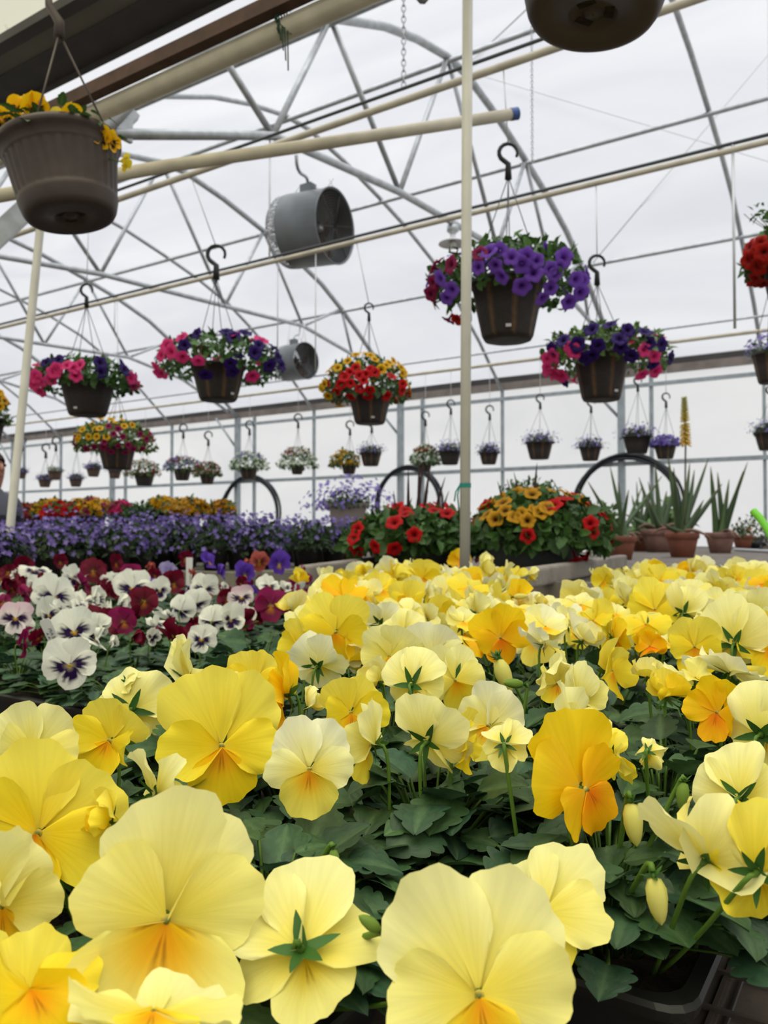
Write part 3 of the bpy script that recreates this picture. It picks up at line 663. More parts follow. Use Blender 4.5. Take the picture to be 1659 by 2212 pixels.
YL = """
1035 2150 400 P 0 -6 0 tall 1
1172 1975 270 P -18 14 -10 refl 1.12
358 1985 400 P 10 -16 -4 arm 1.0
330 2200 400 P -5 62 10 open .93
60 2150 330 Y 10 45 20 wild .96
-5 1960 280 P 62 0 8 wild 1
82 1800 330 Y -6 -4 -24 open 1
655 2060 330 P 165 -24 -22 tall 1.06
345 1715 215 P 128 20 20 wild 1
235 1775 150 Y -60 5 0 half .98
478 1612 262 Y 4 -4 6 open 1
668 1662 208 W 3 -6 0 open 1
238 1600 200 Y -30 -2 -12 cup 1
72 1628 190 P 14 5 -8 cup 1
285 1535 175 P 165 0 15 wild 1.1
410 1462 175 P 100 30 -30 wild 1
278 1476 64 P 60 -20 0 half 1
455 1505 150 P -35 45 0 wild .98
545 1478 135 Y -12 10 -10 cup 1
612 1500 180 D -72 0 10 wild .98
690 1438 125 W 150 20 0 wild 1.05
668 1525 80 P 100 30 0 half 1
757 1540 148 Y 14 -2 4 cup 1
815 1472 95 P -60 25 0 half 1.02
892 1482 148 P 158 -8 -10 cup .98
983 1470 134 P 4 -4 8 open 1.03
928 1598 195 P 140 28 35 cup .97
800 1610 180 P -100 0 0 wild .99
1003 1605 140 Y 75 0 -20 wild .99
1055 1568 165 W -18 2 -28 cup 1
1090 1610 110 P 172 -20 0 cup .93
1203 1478 140 P 12 4 -6 half 1
1255 1515 135 P 120 15 0 cup .99
1248 1572 190 P 60 18 -10 cup 1.0
1325 1635 115 Y 120 10 60 wild 1.02
1262 1705 275 D 48 -4 40 tall .98
1318 1450 150 Y 58 0 -10 cup 1
1398 1460 85 P 0 60 0 half 1
1440 1500 115 Y 15 40 10 half 1
1500 1468 130 P 60 55 20 wild 1
1580 1448 140 W 90 60 30 wild 1
1550 1540 130 D -30 8 -18 cup 1
1650 1585 210 P 150 10 20 cup 1
1600 1725 195 P 165 0 -25 cup 1
1530 1850 270 P 110 42 40 wild 1
1640 1880 240 Y 150 20 60 wild .97
1400 1625 85 P 160 -20 0 half .98
510 1840 95 P 120 10 0 wild 1.02
725 1366 142 Y 2 -4 2 open 1
645 1392 105 Y -55 0 0 cup 1.03
842 1418 122 P -22 0 -6 cup 1
872 1372 95 P 150 10 0 wild 1.05
930 1422 145 W 0 6 -10 cup 1.04
1080 1378 118 D 12 -2 4 open 1
822 1345 95 W 170 25 0 wild 1.08
885 1330 115 P 20 45 0 refl 1.1
950 1330 92 Y 38 0 20 cup 1.06
742 1292 105 D 10 50 0 wild 1
708 1280 72 P 170 0 0 cup 1
752 1256 46 Y 30 10 0 wild 1
790 1288 72 P -20 30 0 wild 1
825 1275 78 Y 20 40 0 wild 1
857 1252 58 Y 100 20 0 half 1
866 1224 66 P 20 50 0 refl 1.06
915 1246 64 Y 0 -4 0 open 1
925 1283 58 W 60 20 0 half 1
952 1238 36 P 40 30 0 half 1
993 1212 56 D 30 30 0 wild 1.05
990 1240 62 P 10 50 0 wild 1
1045 1230 72 P 60 20 0 half 1
1092 1243 60 P 75 0 0 wild 1
1010 1272 88 Y 20 55 -10 open 1
1145 1242 40 P 110 -10 0 half 1
1165 1303 46 P 60 40 0 half 1
1000 1345 85 P 20 50 0 wild 1
1030 1322 90 P 100 20 20 wild 1
1065 1322 75 W 70 40 0 half 1
1112 1318 100 P 10 55 0 refl 1
985 1312 60 P 30 40 0 wild 1
1000 1378 72 P 40 75 0 refl 1
1178 1356 92 P 10 50 0 cup 1
1228 1346 82 P 60 40 0 cup 1
1282 1342 90 Y -30 30 0 wild 1
1255 1310 112 P 0 48 0 refl 1
1176 1390 92 W 80 45 20 wild 1
1260 1382 112 W 60 40 0 half 1
1330 1380 90 D 85 5 10 cup 1
1330 1328 62 P 10 45 0 cup 1
1395 1352 108 Y 0 40 0 refl 1.03
1415 1318 104 Y -8 10 -8 open 1
1360 1284 62 P -10 20 0 cup 1
1478 1322 102 P 160 20 0 wild 1
1425 1255 90 Y 40 40 0 cup 1
1375 1250 52 P 20 30 0 wild 1
1305 1254 50 Y -35 0 0 cup 1
1350 1240 36 P 70 20 0 half 1
1495 1284 92 P 30 45 0 cup 1
1555 1272 80 P 90 30 0 wild 1
1498 1232 70 P 60 20 0 half 1
1560 1238 60 P 0 50 0 refl 1
1628 1236 78 P 0 35 0 refl 1
1650 1262 56 D 10 40 0 open 1
1592 1248 60 Y 40 20 0 cup 1
1560 1312 95 P 10 48 0 cup 1
1622 1300 48 D 60 20 0 cup 1
1595 1290 38 Y 0 20 0 open 1
1630 1332 110 P 165 30 0 wild 1
1500 1398 124 Y 6 2 0 cup 1
1402 1398 90 D 20 25 0 half 1
1588 1392 145 P 165 5 10 cup 1
1665 1398 120 Y -30 20 0 cup 1
1440 1392 70 P 40 50 0 wild 1.04
1540 1350 80 P 20 50 0 wild 1.05
"""
for ln in YL.split('\n'):
    if ln.strip():
        a = ln.split(); F_('y', float(a[0]), float(a[1]), float(a[2])*(1.08 if float(a[1]) < 1560 else 1.0), a[3], float(a[4]), float(a[5]), float(a[6]), a[7], float(a[8]))
WL = """
150 1438 108 Wp 2 -4 2 open 1
34 1336 74 Wr -8 0 -6 open 1
160 1366 96 Wp 6 8 12 open 1
205 1386 80 Wp 120 50 20 refl .97
212 1352 62 Wp 165 20 0 cup 1.03
116 1290 92 Wp 0 0 -4 open 1
74 1234 66 Wp 10 55 0 refl 1
155 1250 50 Wp 60 30 0 wild 1
30 1242 32 Wp -60 20 0 wild 1
132 1320 58 Wp 100 40 0 wild 1
205 1296 58 Wp 75 10 0 half 1
262 1306 52 Wp 80 10 0 half 1
286 1272 80 Wp 0 10 0 open 1
345 1276 48 Wp 10 0 10 open 1
310 1300 72 B 0 10 0 open 1
202 1235 58 B 0 20 0 open 1
218 1278 44 B 100 10 0 cup 1
52 1224 42 B 20 10 0 cup 1
130 1214 32 B 20 10 0 cup 1
18 1236 44 B -30 10 0 cup 1
50 1284 56 M 120 20 0 wild 1
285 1244 60 M 150 20 0 cup 1
322 1228 30 R 40 0 0 half 1
334 1244 32 B 30 10 0 cup 1
375 1262 48 B 20 10 0 cup 1
180 1262 54 M 100 20 0 wild 1
442 1274 66 Wp 2 0 -4 open 1
392 1318 70 Wp 150 10 0 cup 1
425 1302 56 Wp 165 10 0 cup 1.02
458 1342 66 Wp 170 0 0 cup 1
497 1340 60 Wp 30 10 -16 cup 1
362 1334 64 Wp 120 40 0 wild 1
435 1382 70 Wp -4 0 -8 open 1
338 1352 48 Wp 70 30 0 wild 1
328 1376 38 Wp 40 0 0 cup 1
290 1382 54 B 85 10 0 half 1
376 1376 84 B 130 30 0 wild .99
482 1270 26 Wp 70 30 0 half 1
585 1310 78 M 0 14 0 open 1
522 1292 62 Wr -10 20 0 cup 1
582 1267 52 Wp 30 40 0 wild 1
618 1270 38 Wp 60 50 0 wild 1
652 1248 58 M 80 0 0 wild 1
640 1290 50 M 100 10 0 wild 1
662 1312 46 M 60 0 0 half 1
528 1240 52 V 10 10 0 cup 1
603 1218 54 V 20 10 0 cup 1
560 1213 46 R 10 0 0 open 1
530 1216 22 R 60 10 0 half 1
450 1213 46 V 60 30 0 wild 1
476 1238 40 V 100 20 0 wild 1
400 1208 36 B 10 10 0 cup 1
415 1240 32 R 120 10 0 wild 1
364 1234 36 L 20 30 0 wild 1
48 1392 84 M 110 0 -30 wild 1.03
242 1392 34 Wp 60 20 0 half 1
172 1310 44 Wp 70 50 0 wild .99
520 1262 34 B 30 20 0 cup 1
90 1262 46 B 60 20 0 wild 1
250 1218 34 B 40 10 0 cup 1
8 1300 50 M -40 10 0 wild 1
1640 1291 50 L 60 20 0 half 1
"""
for ln in WL.split('\n'):
    if ln.strip():
        a = ln.split(); F_('w' if float(a[0]) < 1000 else 'y', float(a[0]), float(a[1]), float(a[2]), a[3], float(a[4]), float(a[5]), float(a[6]), a[7], float(a[8]))

# trays: (x0, y0, x1, y1, bed, soil height, phrase)
SOIL = .925
TRAYS = []
def T_(x0, y0, lx, ly, bed, ph): TRAYS.append((x0, y0, x0+lx, y0+ly, bed, ph))
T_(-.80, .165, .54, .28, 'y', 'nearest left tray')
for k, nm in enumerate(['black cornered tray', 'second right tray', 'third right tray', 'fourth right tray', 'fifth right tray', 'sixth right tray', 'rearmost right tray']):
    T_(-.645, .462+.29*k, .545, .28, 'y', nm)
T_(-.935, .90, .28, .55, 'y', 'tray beside burgundy pansies')
T_(-.990, 1.46, .28, .55, 'y', 'tray before white pole')
T_(-1.28, 1.46, .28, .55, 'y', 'rear left tray')
for cx in range(3):
    for ry in range(4):
        T_(-1.50-.55*cx, .755+.29*ry, .54, .28, 'w', f'{["nearest", "second", "third", "farthest"][cx]} mixed tray {["first", "second", "third", "fourth"][ry]} rank')
PLANTS = []
for ti, (x0, y0, x1, y1, bed, ph) in enumerate(TRAYS):
    nx, ny = (4, 2) if x1-x0 > y1-y0 else (2, 4)
    vis = False
    for i in range(nx):
        for j in range(ny):
            px = x0+(i+.5)*(x1-x0)/nx; py = y0+(j+.5)*(y1-y0)/ny
            q = proj((px, py, SOIL+.08))
            ok = q[2] > .12 and -140 < q[0] < 1800 and q[1] < 2500
            if not ok: continue
            if bed == 'y' and q[2] > 1.5 and 1120 < q[0] < 1290: continue   # the bare strip between the two far groups
            vis = True
            PLANTS.append(dict(p=np.array([px, py, SOIL]), bed=bed, t=ti, i=i, j=j, nx=nx, ny=ny, d=q[2], px=q[0], py=q[1], fl=[]))
    if vis:
        r = empty('plant_tray', ((x0+x1)/2, (y0+y1)/2, ZB1+.006)); mb = MB()
        z0, z1 = ZB1+.0075, SOIL+.012; e = .012; V = []; 
        def loop(ix, z, rad=.02):
            out = []
            for cxx, cyy, a0 in ((x1-ix-rad, y1-ix-rad, 0), (x0+ix+rad, y1-ix-rad, PI/2), (x0+ix+rad, y0+ix+rad, PI), (x1-ix-rad, y0+ix+rad, 1.5*PI)):
                for k in range(5): a = a0+PI/2*k/4; out.append((cxx+rad*math.cos(a), cyy+rad*math.sin(a), z))
            return out
        rings = [loop(.022, z0), loop(.008, z1-.010), loop(.0, z1-.010), loop(-.002, z1-.003), loop(.0, z1), loop(.009, z1), loop(.012, z1-.006), loop(.020, z0+.003)]
        n = 20; Fc = [(i*n+j, i*n+(j+1) % n, (i+1)*n+(j+1) % n, (i+1)*n+j) for i in range(len(rings)-1) for j in range(n)]
        Fc.append(tuple(range(n))[::-1]); Fc.append(tuple((len(rings)-1)*n+j for j in range(n)))
        mb.add(np.array(sum(rings, [])), Fc); mb.build('tray_body', 'black_plastic', r, smooth=False)
        gx, gy = np.meshgrid(np.linspace(x0+.013, x1-.013, 26), np.linspace(y0+.013, y1-.013, 14), indexing='ij')
        gz = SOIL-.006+rng.normal(0, .0022, gx.shape)
        MB().add(np.stack([gx, gy, gz], -1).reshape(-1, 3), grid_faces(26, 14)).build('soil', 'soil', r)
        tag(r, f'black plastic plant tray under yellow pansies, {ph}' if bed == 'y' else f'black tray of white and burgundy pansies, {ph}', 'tray', 'black trays on the wire mesh bench')

# foliage mounds ----------------------------------------------------
def leaf_geo(L, W, r_, nu=7, nv=13, lobes=4, fold=.25, bend=.5):
    """leaf along +x from the origin, upper side +z"""
    s = np.linspace(0, 1, nv); u = np.linspace(-1, 1, nu)
    wd = W/2*(np.sin(PI*np.clip(s, 0, 1)**.72)**.75)*(1+.27*np.abs(np.sin(lobes*PI*s))**.6-.15); wd[0] = W*.06; wd[-1] = W*.02
    th = bend*s; X = L*np.sin(th)/max(bend, 1e-3) if bend > 1e-3 else L*s; Z = -L*(1-np.cos(th))/max(bend, 1e-3)
    V = np.stack([np.broadcast_to(X[:, None], (nv, nu)), wd[:, None]*u[None, :], Z[:, None]+fold*wd[:, None]*np.abs(u)[None, :]-.3*fold*wd[:, None]*u[None, :]**2+.03*L*np.sin(6*s+r_.uniform(0, 6))[:, None]*np.abs(u)[None, :]], -1)
    rib = np.exp(-(u/.13)**2)
    return V.reshape(-1, 3), rib, s
def leaf_cols(base, rib, nv, nu, r_):
    c = np.broadcast_to(base, (nv, nu, 3)).copy(); c += rib[None, :, None]*np.array([.05, .075, .035])*.8
    return c.reshape(-1, 3)
def pansy_foliage(seed, n=46, R=.082, H=.10, Lr=(.026, .046), nv_=13):
    r_ = np.random.default_rng(seed); mb = MB()
    for i in range(n):
        q = math.sqrt(r_.uniform(0, 1)); a = r_.uniform(0, 2*PI); h = H*(1-.55*q*q)*(.30+.70*math.sqrt(r_.uniform(0, 1)))
        p = np.array([R*q*math.cos(a), R*q*math.sin(a), h])
        L = r_.uniform(*Lr); W = L*r_.uniform(.72, 1.08); V, rib, s = leaf_geo(L, W, r_, lobes=r_.integers(3, 6), fold=r_.uniform(.1, .5), bend=r_.uniform(.1, .9), nv=nv_)
        yaw = a+r_.normal(0, .6); pit = r_.uniform(-.25, .75)*(1.1-q)+.05; ro = r_.normal(0, .35)
        cy, sy, cp, sp_, cr, sr = math.cos(yaw), math.sin(yaw), math.cos(pit), math.sin(pit), math.cos(ro), math.sin(ro)
        M = np.array([[cy, -sy, 0], [sy, cy, 0], [0, 0, 1]])@np.array([[cp, 0, -sp_], [0, 1, 0], [sp_, 0, cp]])@np.array([[1, 0, 0], [0, cr, -sr], [0, sr, cr]])
        V = V@M.T+p
        base = lin(np.array([.200, .318, .225])*r_.uniform(.80, 1.14)+np.array([.03, .03, -.02])*r_.uniform(-.5, 1.3))
        nu = 7; nv = len(s); uu = np.linspace(-1, 1, nu)
        pv = np.stack([np.broadcast_to(s[:, None], (nv, nu)), np.broadcast_to(np.abs(uu)[None, :], (nv, nu)), np.full((nv, nu), i*1.3)], -1)
        mb.add(V, grid_faces(nv, nu), leaf_cols(base, rib, nv, nu, r_), pv.reshape(-1, 3))
        b0 = np.array([.25*p[0], .25*p[1], .0])
        mb.add(*tube(bez(b0, b0+(0, 0, h*.5), p*np.array([.8, .8, .9]), p, 5), .0011, 4), lin((.30, .42, .16)))
    return mb.mesh('foliage', 'leaf')
FOL = [pansy_foliage(100+i) for i in range(9)]
FOLB = [pansy_foliage(300+i, 115, .086, .10, (.024, .043), 25) for i in range(5)]

# give every bloom to the nearest plant of its bed
yp = [p for p in PLANTS if p['bed'] == 'y']; wp = [p for p in PLANTS if p['bed'] == 'w']
for f in FL:
    cand = yp if f['bed'] == 'y' else wp
    b = min(cand, key=lambda p: (p['p'][0]-f['p'][0])**2+(p['p'][1]-f['p'][1])**2+.02*len(p['fl'])**2*.05); b['fl'].append(f)
for P_ in PLANTS:   # extra blooms on the farther plants
    far = P_['d'] > (.92 if P_['bed'] == 'y' else 1.5)
    if not far: continue
    want = rng.integers(4, 6) if P_['bed'] == 'y' else rng.integers(2, 4)
    if P_['bed'] == 'y' and P_['px'] < 655 and P_['d'] > .9: continue
    while len(P_['fl']) < want:
        q = P_['p']+np.array([rng.uniform(-.055, .055), rng.uniform(-.055, .055), 0]); 
        dr = ydrop_d(P_['d']) if False else (float(np.interp(P_['d'], [.8, 1.3, 1.7, 2.4], [.135, .118, .108, .10])) if P_['bed'] == 'y' else float(np.interp(P_['d'], [1.1, 1.5, 1.9, 2.5, 3.2], [.205, .190, .168, .148, .12])))
        q[2] = CZ-dr-rng.uniform(0.005, .035)
        x, y, d = proj(q)
        if P_['bed'] == 'y' and 1118 < x < 1288 and y < 1288: want -= 1; continue
        typ = rng.choice(['P', 'P', 'P', 'Y', 'Y', 'D', 'W'] if P_['bed'] == 'y' else (['B', 'B', 'M', 'V', 'Wp'] if P_['d'] > 2.1 else ['B', 'Wp', 'Wp', 'M', 'B']))
        f = dict(bed=P_['bed'], x=x, y=y, p=q, sz=rng.uniform(.031, .040) if P_['bed'] == 'y' else rng.uniform(.027, .035), typ=typ, az=rng.choice([-1, 1])*rng.uniform(0, 110), el=rng.uniform(-5, 55), roll=rng.uniform(-20, 20), shape=rng.choice(['open', 'cup', 'wild', 'half', 'refl']), d=d)
        FL.append(f); P_['fl'].append(f)
ORD = ['first', 'second', 'third', 'fourth', 'fifth', 'sixth', 'seventh', 'eighth']
NUM = ['no', 'one', 'two', 'three', 'four', 'five', 'six', 'seven', 'eight', 'nine', 'ten']
CN = {'P': 'pale yellow', 'Y': 'yellow', 'D': 'deep golden', 'W': 'cream', 'B': 'burgundy', 'M': 'magenta', 'V': 'violet', 'L': 'lilac', 'R': 'rose', 'Wp': 'white', 'Wr': 'pink edged white'}
def canopy(P_):   # foliage height above the soil
    d = P_['d']
    if P_['bed'] == 'y': return float(np.interp(d, [.25, .35, .45, .6, .86, 1.3, 2.4], [.050, .058, .082, .103, .112, .116, .125]))
    return float(np.interp(d, [1.0, 1.5, 2.0, 3.2], [.052, .066, .088, .115]))
def bud_geo(mb, p, D, L_, r_, col):
    u = nrm(np.cross(D, [.2, .5, .8])); v = np.cross(D, u)
    V, Fc = lathe([(.001, -.02), (.14, .05), (.22, .25), (.23, .45), (.18, .7), (.10, .88), (.001, 1)], 12, rad=lambda a, i: 1+.10*math.sin(5*a+i*.7))
    z = V[:, 2:]; mb.add(p+L_*(V[:, :1]*u+V[:, 1:2]*v+z*D), Fc, lin(col))
nf = 0
for k, P_ in enumerate(PLANTS):
    T = TRAYS[P_['t']]; r = empty('pansy_plant', P_['p'])
    H = canopy(P_); big = P_['d'] < .8 and P_['bed'] == 'y'
    me = (FOLB if big else FOL)[int(rng.integers(0, 5 if big else 9))]
    o = bpy.data.objects.new('foliage', me); COL.objects.link(o); o.parent = r; o.rotation_euler = (0, 0, rng.uniform(0, 6.28)); xs_ = 1.08 if P_['t'] == 1 and P_['i'] == 3 else 1.0; o.scale = (xs_, xs_, H/.10); WLOC[o.name] = P_['p']
    for f in P_['fl']:
        r_ = np.random.default_rng(int(abs(f['x'])*13+abs(f['y'])*7+f['sz']*1e5) % 2**31)
        e1, e2, n = frame_at(f['p'], f['az'], f['el'], f['roll'])
        hi = 2 if f['d'] < .75 else (1 if f['d'] < 1.3 else 0)
        mb = MB(); s_ = f['sz']
        for V, Fc, c, pv in flower_geo(f['typ'], f['shape'], r_, hi, abs(f['az']) > 115):
            mb.add(f['p']+s_*(V[:, :1]*e1+V[:, 1:2]*e2+V[:, 2:]*n), Fc, c, pv)
        fo = mb.build('flower', 'petal', r, loc=f['p'])
        if f['typ'] in ('Wp', 'Wr', 'D', 'L', 'R', 'V') or f['d'] < .7: fo['label'] = f"{CN[f['typ']]} pansy flower" + (' with dark purple blotch' if f['typ'] in ('Wp', 'Wr') else '')
        if hi: throat_geo(s_*.9, e1, e2, n, f['p']+n*s_*.02, True).build('throat', 'attr_plain', fo, loc=f['p'])
        back = f['p']-n*s_*.10
        if hi:
            sepals_geo(MB(), back, n, s_*.85, r_).build('calyx', 'leaf', fo, loc=back)
        off = (f['p']-P_['p'])*np.array([1, 1, 0]); ol = np.linalg.norm(off); off = off*min(.75, .055/max(ol, 1e-4)); base = P_['p']+off+np.array([0, 0, .01])
        mid = back-n*s_*.45+np.array([0, 0, .006])
        st = bez(back-n*s_*.1, mid, base*.35+mid*.65-np.array([0, 0, .01]), base, 9 if hi else 6)
        MB().add(*tube(st, .0014 if hi else .0013, 6 if hi else 4), GREEN_STEM).build('stem', 'leaf', fo, loc=base)
        nf += 1
    names = [CN[f['typ']] for f in P_['fl']]
    uq = list(dict.fromkeys(names))
    what = (f"{NUM[min(len(names), 10)]} {uq[0]} bloom{'s' if len(names) > 1 else ''}" if len(uq) == 1 else f"{uq[0]} and {uq[1]} blooms") if names else 'leaves only'
    col_ = 'yellow' if P_['bed'] == 'y' else 'mixed'
    rowj = 'front' if P_['j'] == 0 else ('back' if P_['j'] == P_['ny']-1 else f'{ORD[P_["j"]]}')
    lab = f"pansy with {what}, {ORD[P_['i']]} from left, {rowj} row, {T[5]}"; lw = lab.split()
    if len(lw) > 16: lab = lab.replace('deep golden', 'golden').replace('pale yellow', 'pale').replace('pink edged white', 'pinkish')
    tag(r, lab, 'pansy', 'yellow pansies on the mesh bench' if P_['bed'] == 'y' else 'white and burgundy pansies on the mesh bench')
    P_['obj'] = r
# buds
for x, y, L_, typ, dx, dz, dd in ((1412, 1895, 98, 'P', .12, -1, 1), (1362, 1735, 90, 'P', .1, -1, 1.0), (1075, 1425, 78, 'P', .3, -.8, 1), (1130, 1478, 45, 'G', -1, .1, 1.02), (1110, 1290, 30, 'P', .9, .1, 1), (1478, 1690, 60, 'G', -.2, -1, 1), (720, 1835, 50, 'G', .1, -1, 1), (820, 2010, 60, 'G', -.6, .5, 1), (1395, 1330, 26, 'P', .8, .2, 1), (1380, 1275, 22, 'P', .6, .4, 1)):
    d = ydrop(y)*1720/(y-1150)*dd; p = atD(x, y, d); s_ = L_*d/F; r_ = np.random.default_rng(int(x))
    D = nrm(RT*dx+np.array([0, 0, 1])*dz+FW*-.15)
    b = min(yp, key=lambda q: (q['p'][0]-p[0])**2+(q['p'][1]-p[1])**2); mb = MB()
    bud_geo(mb, p, D, s_, r_, (.90, .88, .50) if typ == 'P' else (.50, .62, .28)); bo = mb.build('bud', 'petal', b['obj'], loc=p)
    sepals_geo(MB(), p, D*-1*-1, s_*.6, r_, .35).build('calyx', 'leaf', bo, loc=p)
    base = b['p']+np.array([0, 0, .01]); top = p-D*s_*.12
    MB().add(*tube(bez(top, top-D*s_*.3+np.array([0, 0, s_*.3]), base*.3+top*.7, base, 9), .0017, 6), GREEN_STEM).build('stem', 'leaf', bo, loc=base)

# plant label with pen strokes
tl = atD(112, 1374, 1.36); root = empty('plant_label', tl-(0, 0, .05))
e2 = nrm(UP*1.0-RT*.34-FW*.25); e1 = nrm(RT*1.0+UP*.30-FW*.2); e1 = nrm(e1-e2*(e1@e2)); nn = np.cross(e1, e2)
wd, hh = .0105, .032
def lp_(a, b, z=0): return tl+e1*a+e2*b+nn*z
out = [(-wd, -hh*2.6), (wd, -hh*2.6), (wd, hh*.88), (wd*.75, hh), (-wd*.75, hh), (-wd, hh*.88)]
V = [lp_(a, b, .0005) for a, b in out]+[lp_(a, b, -.0005) for a, b in out]
MB().add(np.array(V), [(0, 1, 2, 3, 4, 5), (11, 10, 9, 8, 7, 6)]+[(i, i+6, (i+1) % 6+6, (i+1) % 6) for i in range(6)]).build('tag_strip', 'white_plastic', root, smooth=False)
GL = {'M': [(0, 0), (.15, 1), (.5, .3), (.85, 1), (1, 0)], 'A': [(0, 0), (.5, 1), (1, 0), (.75, .4), (.25, .4)], 'S': [(1, .9), (.3, 1), (.1, .7), (.9, .35), (.7, 0), (0, .1)], 'F': [(0, 0), (0, 1), (1, 1), (0, 1), (0, .5), (.7, .5)], 'Y': [(0, 1), (.5, .5), (1, 1), (.5, .5), (.4, 0)]}
mb = MB()
for li, (word, b0, y0, sc_) in enumerate((('MASFY', .003, .014, 1), ('AAMAS', -.005, .008, .7))):
    for i, ch in enumerate(word):
        P = [lp_(b0+(v-.5)*.0058*sc_, y0-i*.0072-u*.0052*sc_, .0012) for u, v in GL[ch]]
        mb.add(*tube(P, .00042, 4))
mb.build('handwriting', 'ink', root); tag(root, 'white plastic plant label with handwritten pen marks among white pansies', 'plant label')
tl2 = atD(409, 1222, 2.9); MBx = MB().add(*beam(tl2-np.array([0, 0, .16]), tl2+np.array([0, 0, .03]), .024, .0015, FW)); tag(MBx.build('plant_label', 'white_plastic', smooth=False), 'blank white plant label behind the burgundy pansies', 'plant label')

# ================================================================== BASKETS AND BOWLS OF TRAILING FLOWERS
FC = {'red': ((.80, .05, .08), (.50, .0, .03)), 'pink': ((.90, .25, .52), (.72, .08, .30)), 'navy': ((.20, .09, .40), (.10, .03, .22)), 'purple': ((.50, .32, .76), (.30, .12, .50)),
      'yellow': ((.90, .70, .06), (.45, .18, .02)), 'gold': ((.82, .60, .07), (.28, .10, .02)), 'magenta': ((.58, .12, .32), (.32, .02, .14)), 'white': ((.90, .92, .88), (.70, .75, .45)),
      'lilac': ((.50, .42, .74), (.66, .62, .80)), 'violet': ((.42, .34, .66), (.56, .50, .74)), 'brick': ((.55, .18, .10), (.32, .06, .04)), 'redor': ((.72, .12, .08), (.42, .03, .02)), 'rose': ((.72, .30, .40), (.5, .12, .2))}
def trumpet(col, seed=0, n=20):
    """petunia bloom of radius 1 facing +z"""
    r_ = np.random.default_rng(seed); mb = MB(); a = np.linspace(0, 2*PI, n, endpoint=False); rows = []
    o, i_ = lin(FC[col][0]), lin(FC[col][1]); ph = r_.uniform(0, 6)
    for r, z, c in ((.10, -1.15, 0), (.13, -.55, 0), (.22, -.22, .1), (.55, -.02, .75), (.82, .04, 1), (1.0, -.04, 1)):
        lob = 1+(.10*np.cos(5*a+ph) if r > .5 else 0); zz = z+(.07*np.sin(7*a+ph)*r if r > .5 else 0)+np.zeros(n)
        rows.append((np.stack([r*lob*np.cos(a), r*lob*np.sin(a), zz], 1), i_*(1-c)+o*c))
    V = np.concatenate([x[0] for x in rows]); Cc = np.concatenate([np.broadcast_to(x[1], (n, 3)) for x in rows])
    star = np.concatenate([np.full(n, 0.0) if k < 3 else .16*np.clip(np.cos(5*a+ph+PI), 0, 1) for k in range(6)])
    Cc = Cc*(1-star[:, None])
    Fc = [(k*n+j, k*n+(j+1) % n, (k+1)*n+(j+1) % n, (k+1)*n+j) for k in range(5) for j in range(n)]
    ang = np.concatenate([np.stack([a*2, np.full(n, k*.3), np.full(n, seed*1.0)], 1) for k in range(6)])
    mb.add(V, Fc, Cc, ang); return mb.mesh('flower', 'petal')
TR = {c: [trumpet(c, k) for k in range(3)] for c in FC}
def small_leaves(mb, pts, nrms, L, r_, base, tilt=.7):
    for p, n in zip(pts, nrms):
        d_ = nrm(n*r_.uniform(.15, .9)+r_.normal(0, .6, 3)+np.array([0, 0, -.25*tilt])); s_ = nrm(np.cross(d_, n+r_.normal(0, .3, 3))); u = np.cross(s_, d_); l = L*r_.uniform(.6, 1.25); w_ = l*r_.uniform(.22, .36)
        V = [p, p+d_*l*.35+s_*w_+u*.1*l, p+d_*l*.35-u*.05*l, p+d_*l*.35-s_*w_+u*.1*l, p+d_*l*.75+s_*w_*.7, p+d_*l*.75-u*.06*l, p+d_*l*.75-s_*w_*.7, p+d_*l-u*.12*l]
        c = base*r_.uniform(.6, 1.4)
        mb.add(np.array(V), [(0, 1, 2), (0, 2, 3), (1, 4, 5, 2), (2, 5, 6, 3), (4, 7, 5), (5, 7, 6)], c, np.stack([np.linspace(0, 1, 8), np.zeros(8), np.full(8, r_.uniform(0, 50))], 1))
def align(o, n, s, r_, parent, p):
    n = nrm(n); q = Vector(n).to_track_quat('Z', 'Y'); o.rotation_mode = 'QUATERNION'
    from mathutils import Quaternion
    o.rotation_quaternion = q@Quaternion((0, 0, 1), r_.uniform(0, 6.28)); o.scale = (s, s, s); place(o, p, parent)
class Dome:
    """a dome of trailing growth: half-axes a (sideways), h above and k below the rim centre"""
    def __init__(s, c, a, h, k): s.c = np.asarray(c, float); s.a = a; s.h = h; s.k = k
    def pt(s, th, ps, f=1.0):
        z = math.cos(ps); hh = s.h if z > 0 else s.k
        p = s.c+f*np.array([s.a*math.sin(ps)*math.cos(th), s.a*math.sin(ps)*math.sin(th), hh*z])
        n = nrm([math.sin(ps)*math.cos(th)/s.a, math.sin(ps)*math.sin(th)/s.a, z/hh]); return p, n
    def hit(s, x, y):
        d = ray(x, y); o = C-s.c; best = None
        for hh, sgn in ((s.h, 1), (s.k, -1)):
            q = np.array([1/s.a, 1/s.a, 1/hh]); D, O = d*q, o*q; A, B, Cc = D@D, 2*D@O, O@O-1; dis = B*B-4*A*Cc
            if dis < 0: continue
            t = (-B-math.sqrt(dis))/(2*A); p = C+d*t
            if (p[2]-s.c[2])*sgn >= 0: best = (p, nrm((p-s.c)*q*q))
        if best is None:   # nearest point of the outline
            t = (s.c-C)@FW; p = C+ray(x, y)*t; v = p-s.c; l = math.sqrt((v[0]/s.a)**2+(v[1]/s.a)**2+(v[2]/(s.h if v[2] > 0 else s.k))**2)
            p = s.c+v/max(l, .3); best = (p, nrm(v))
        return best
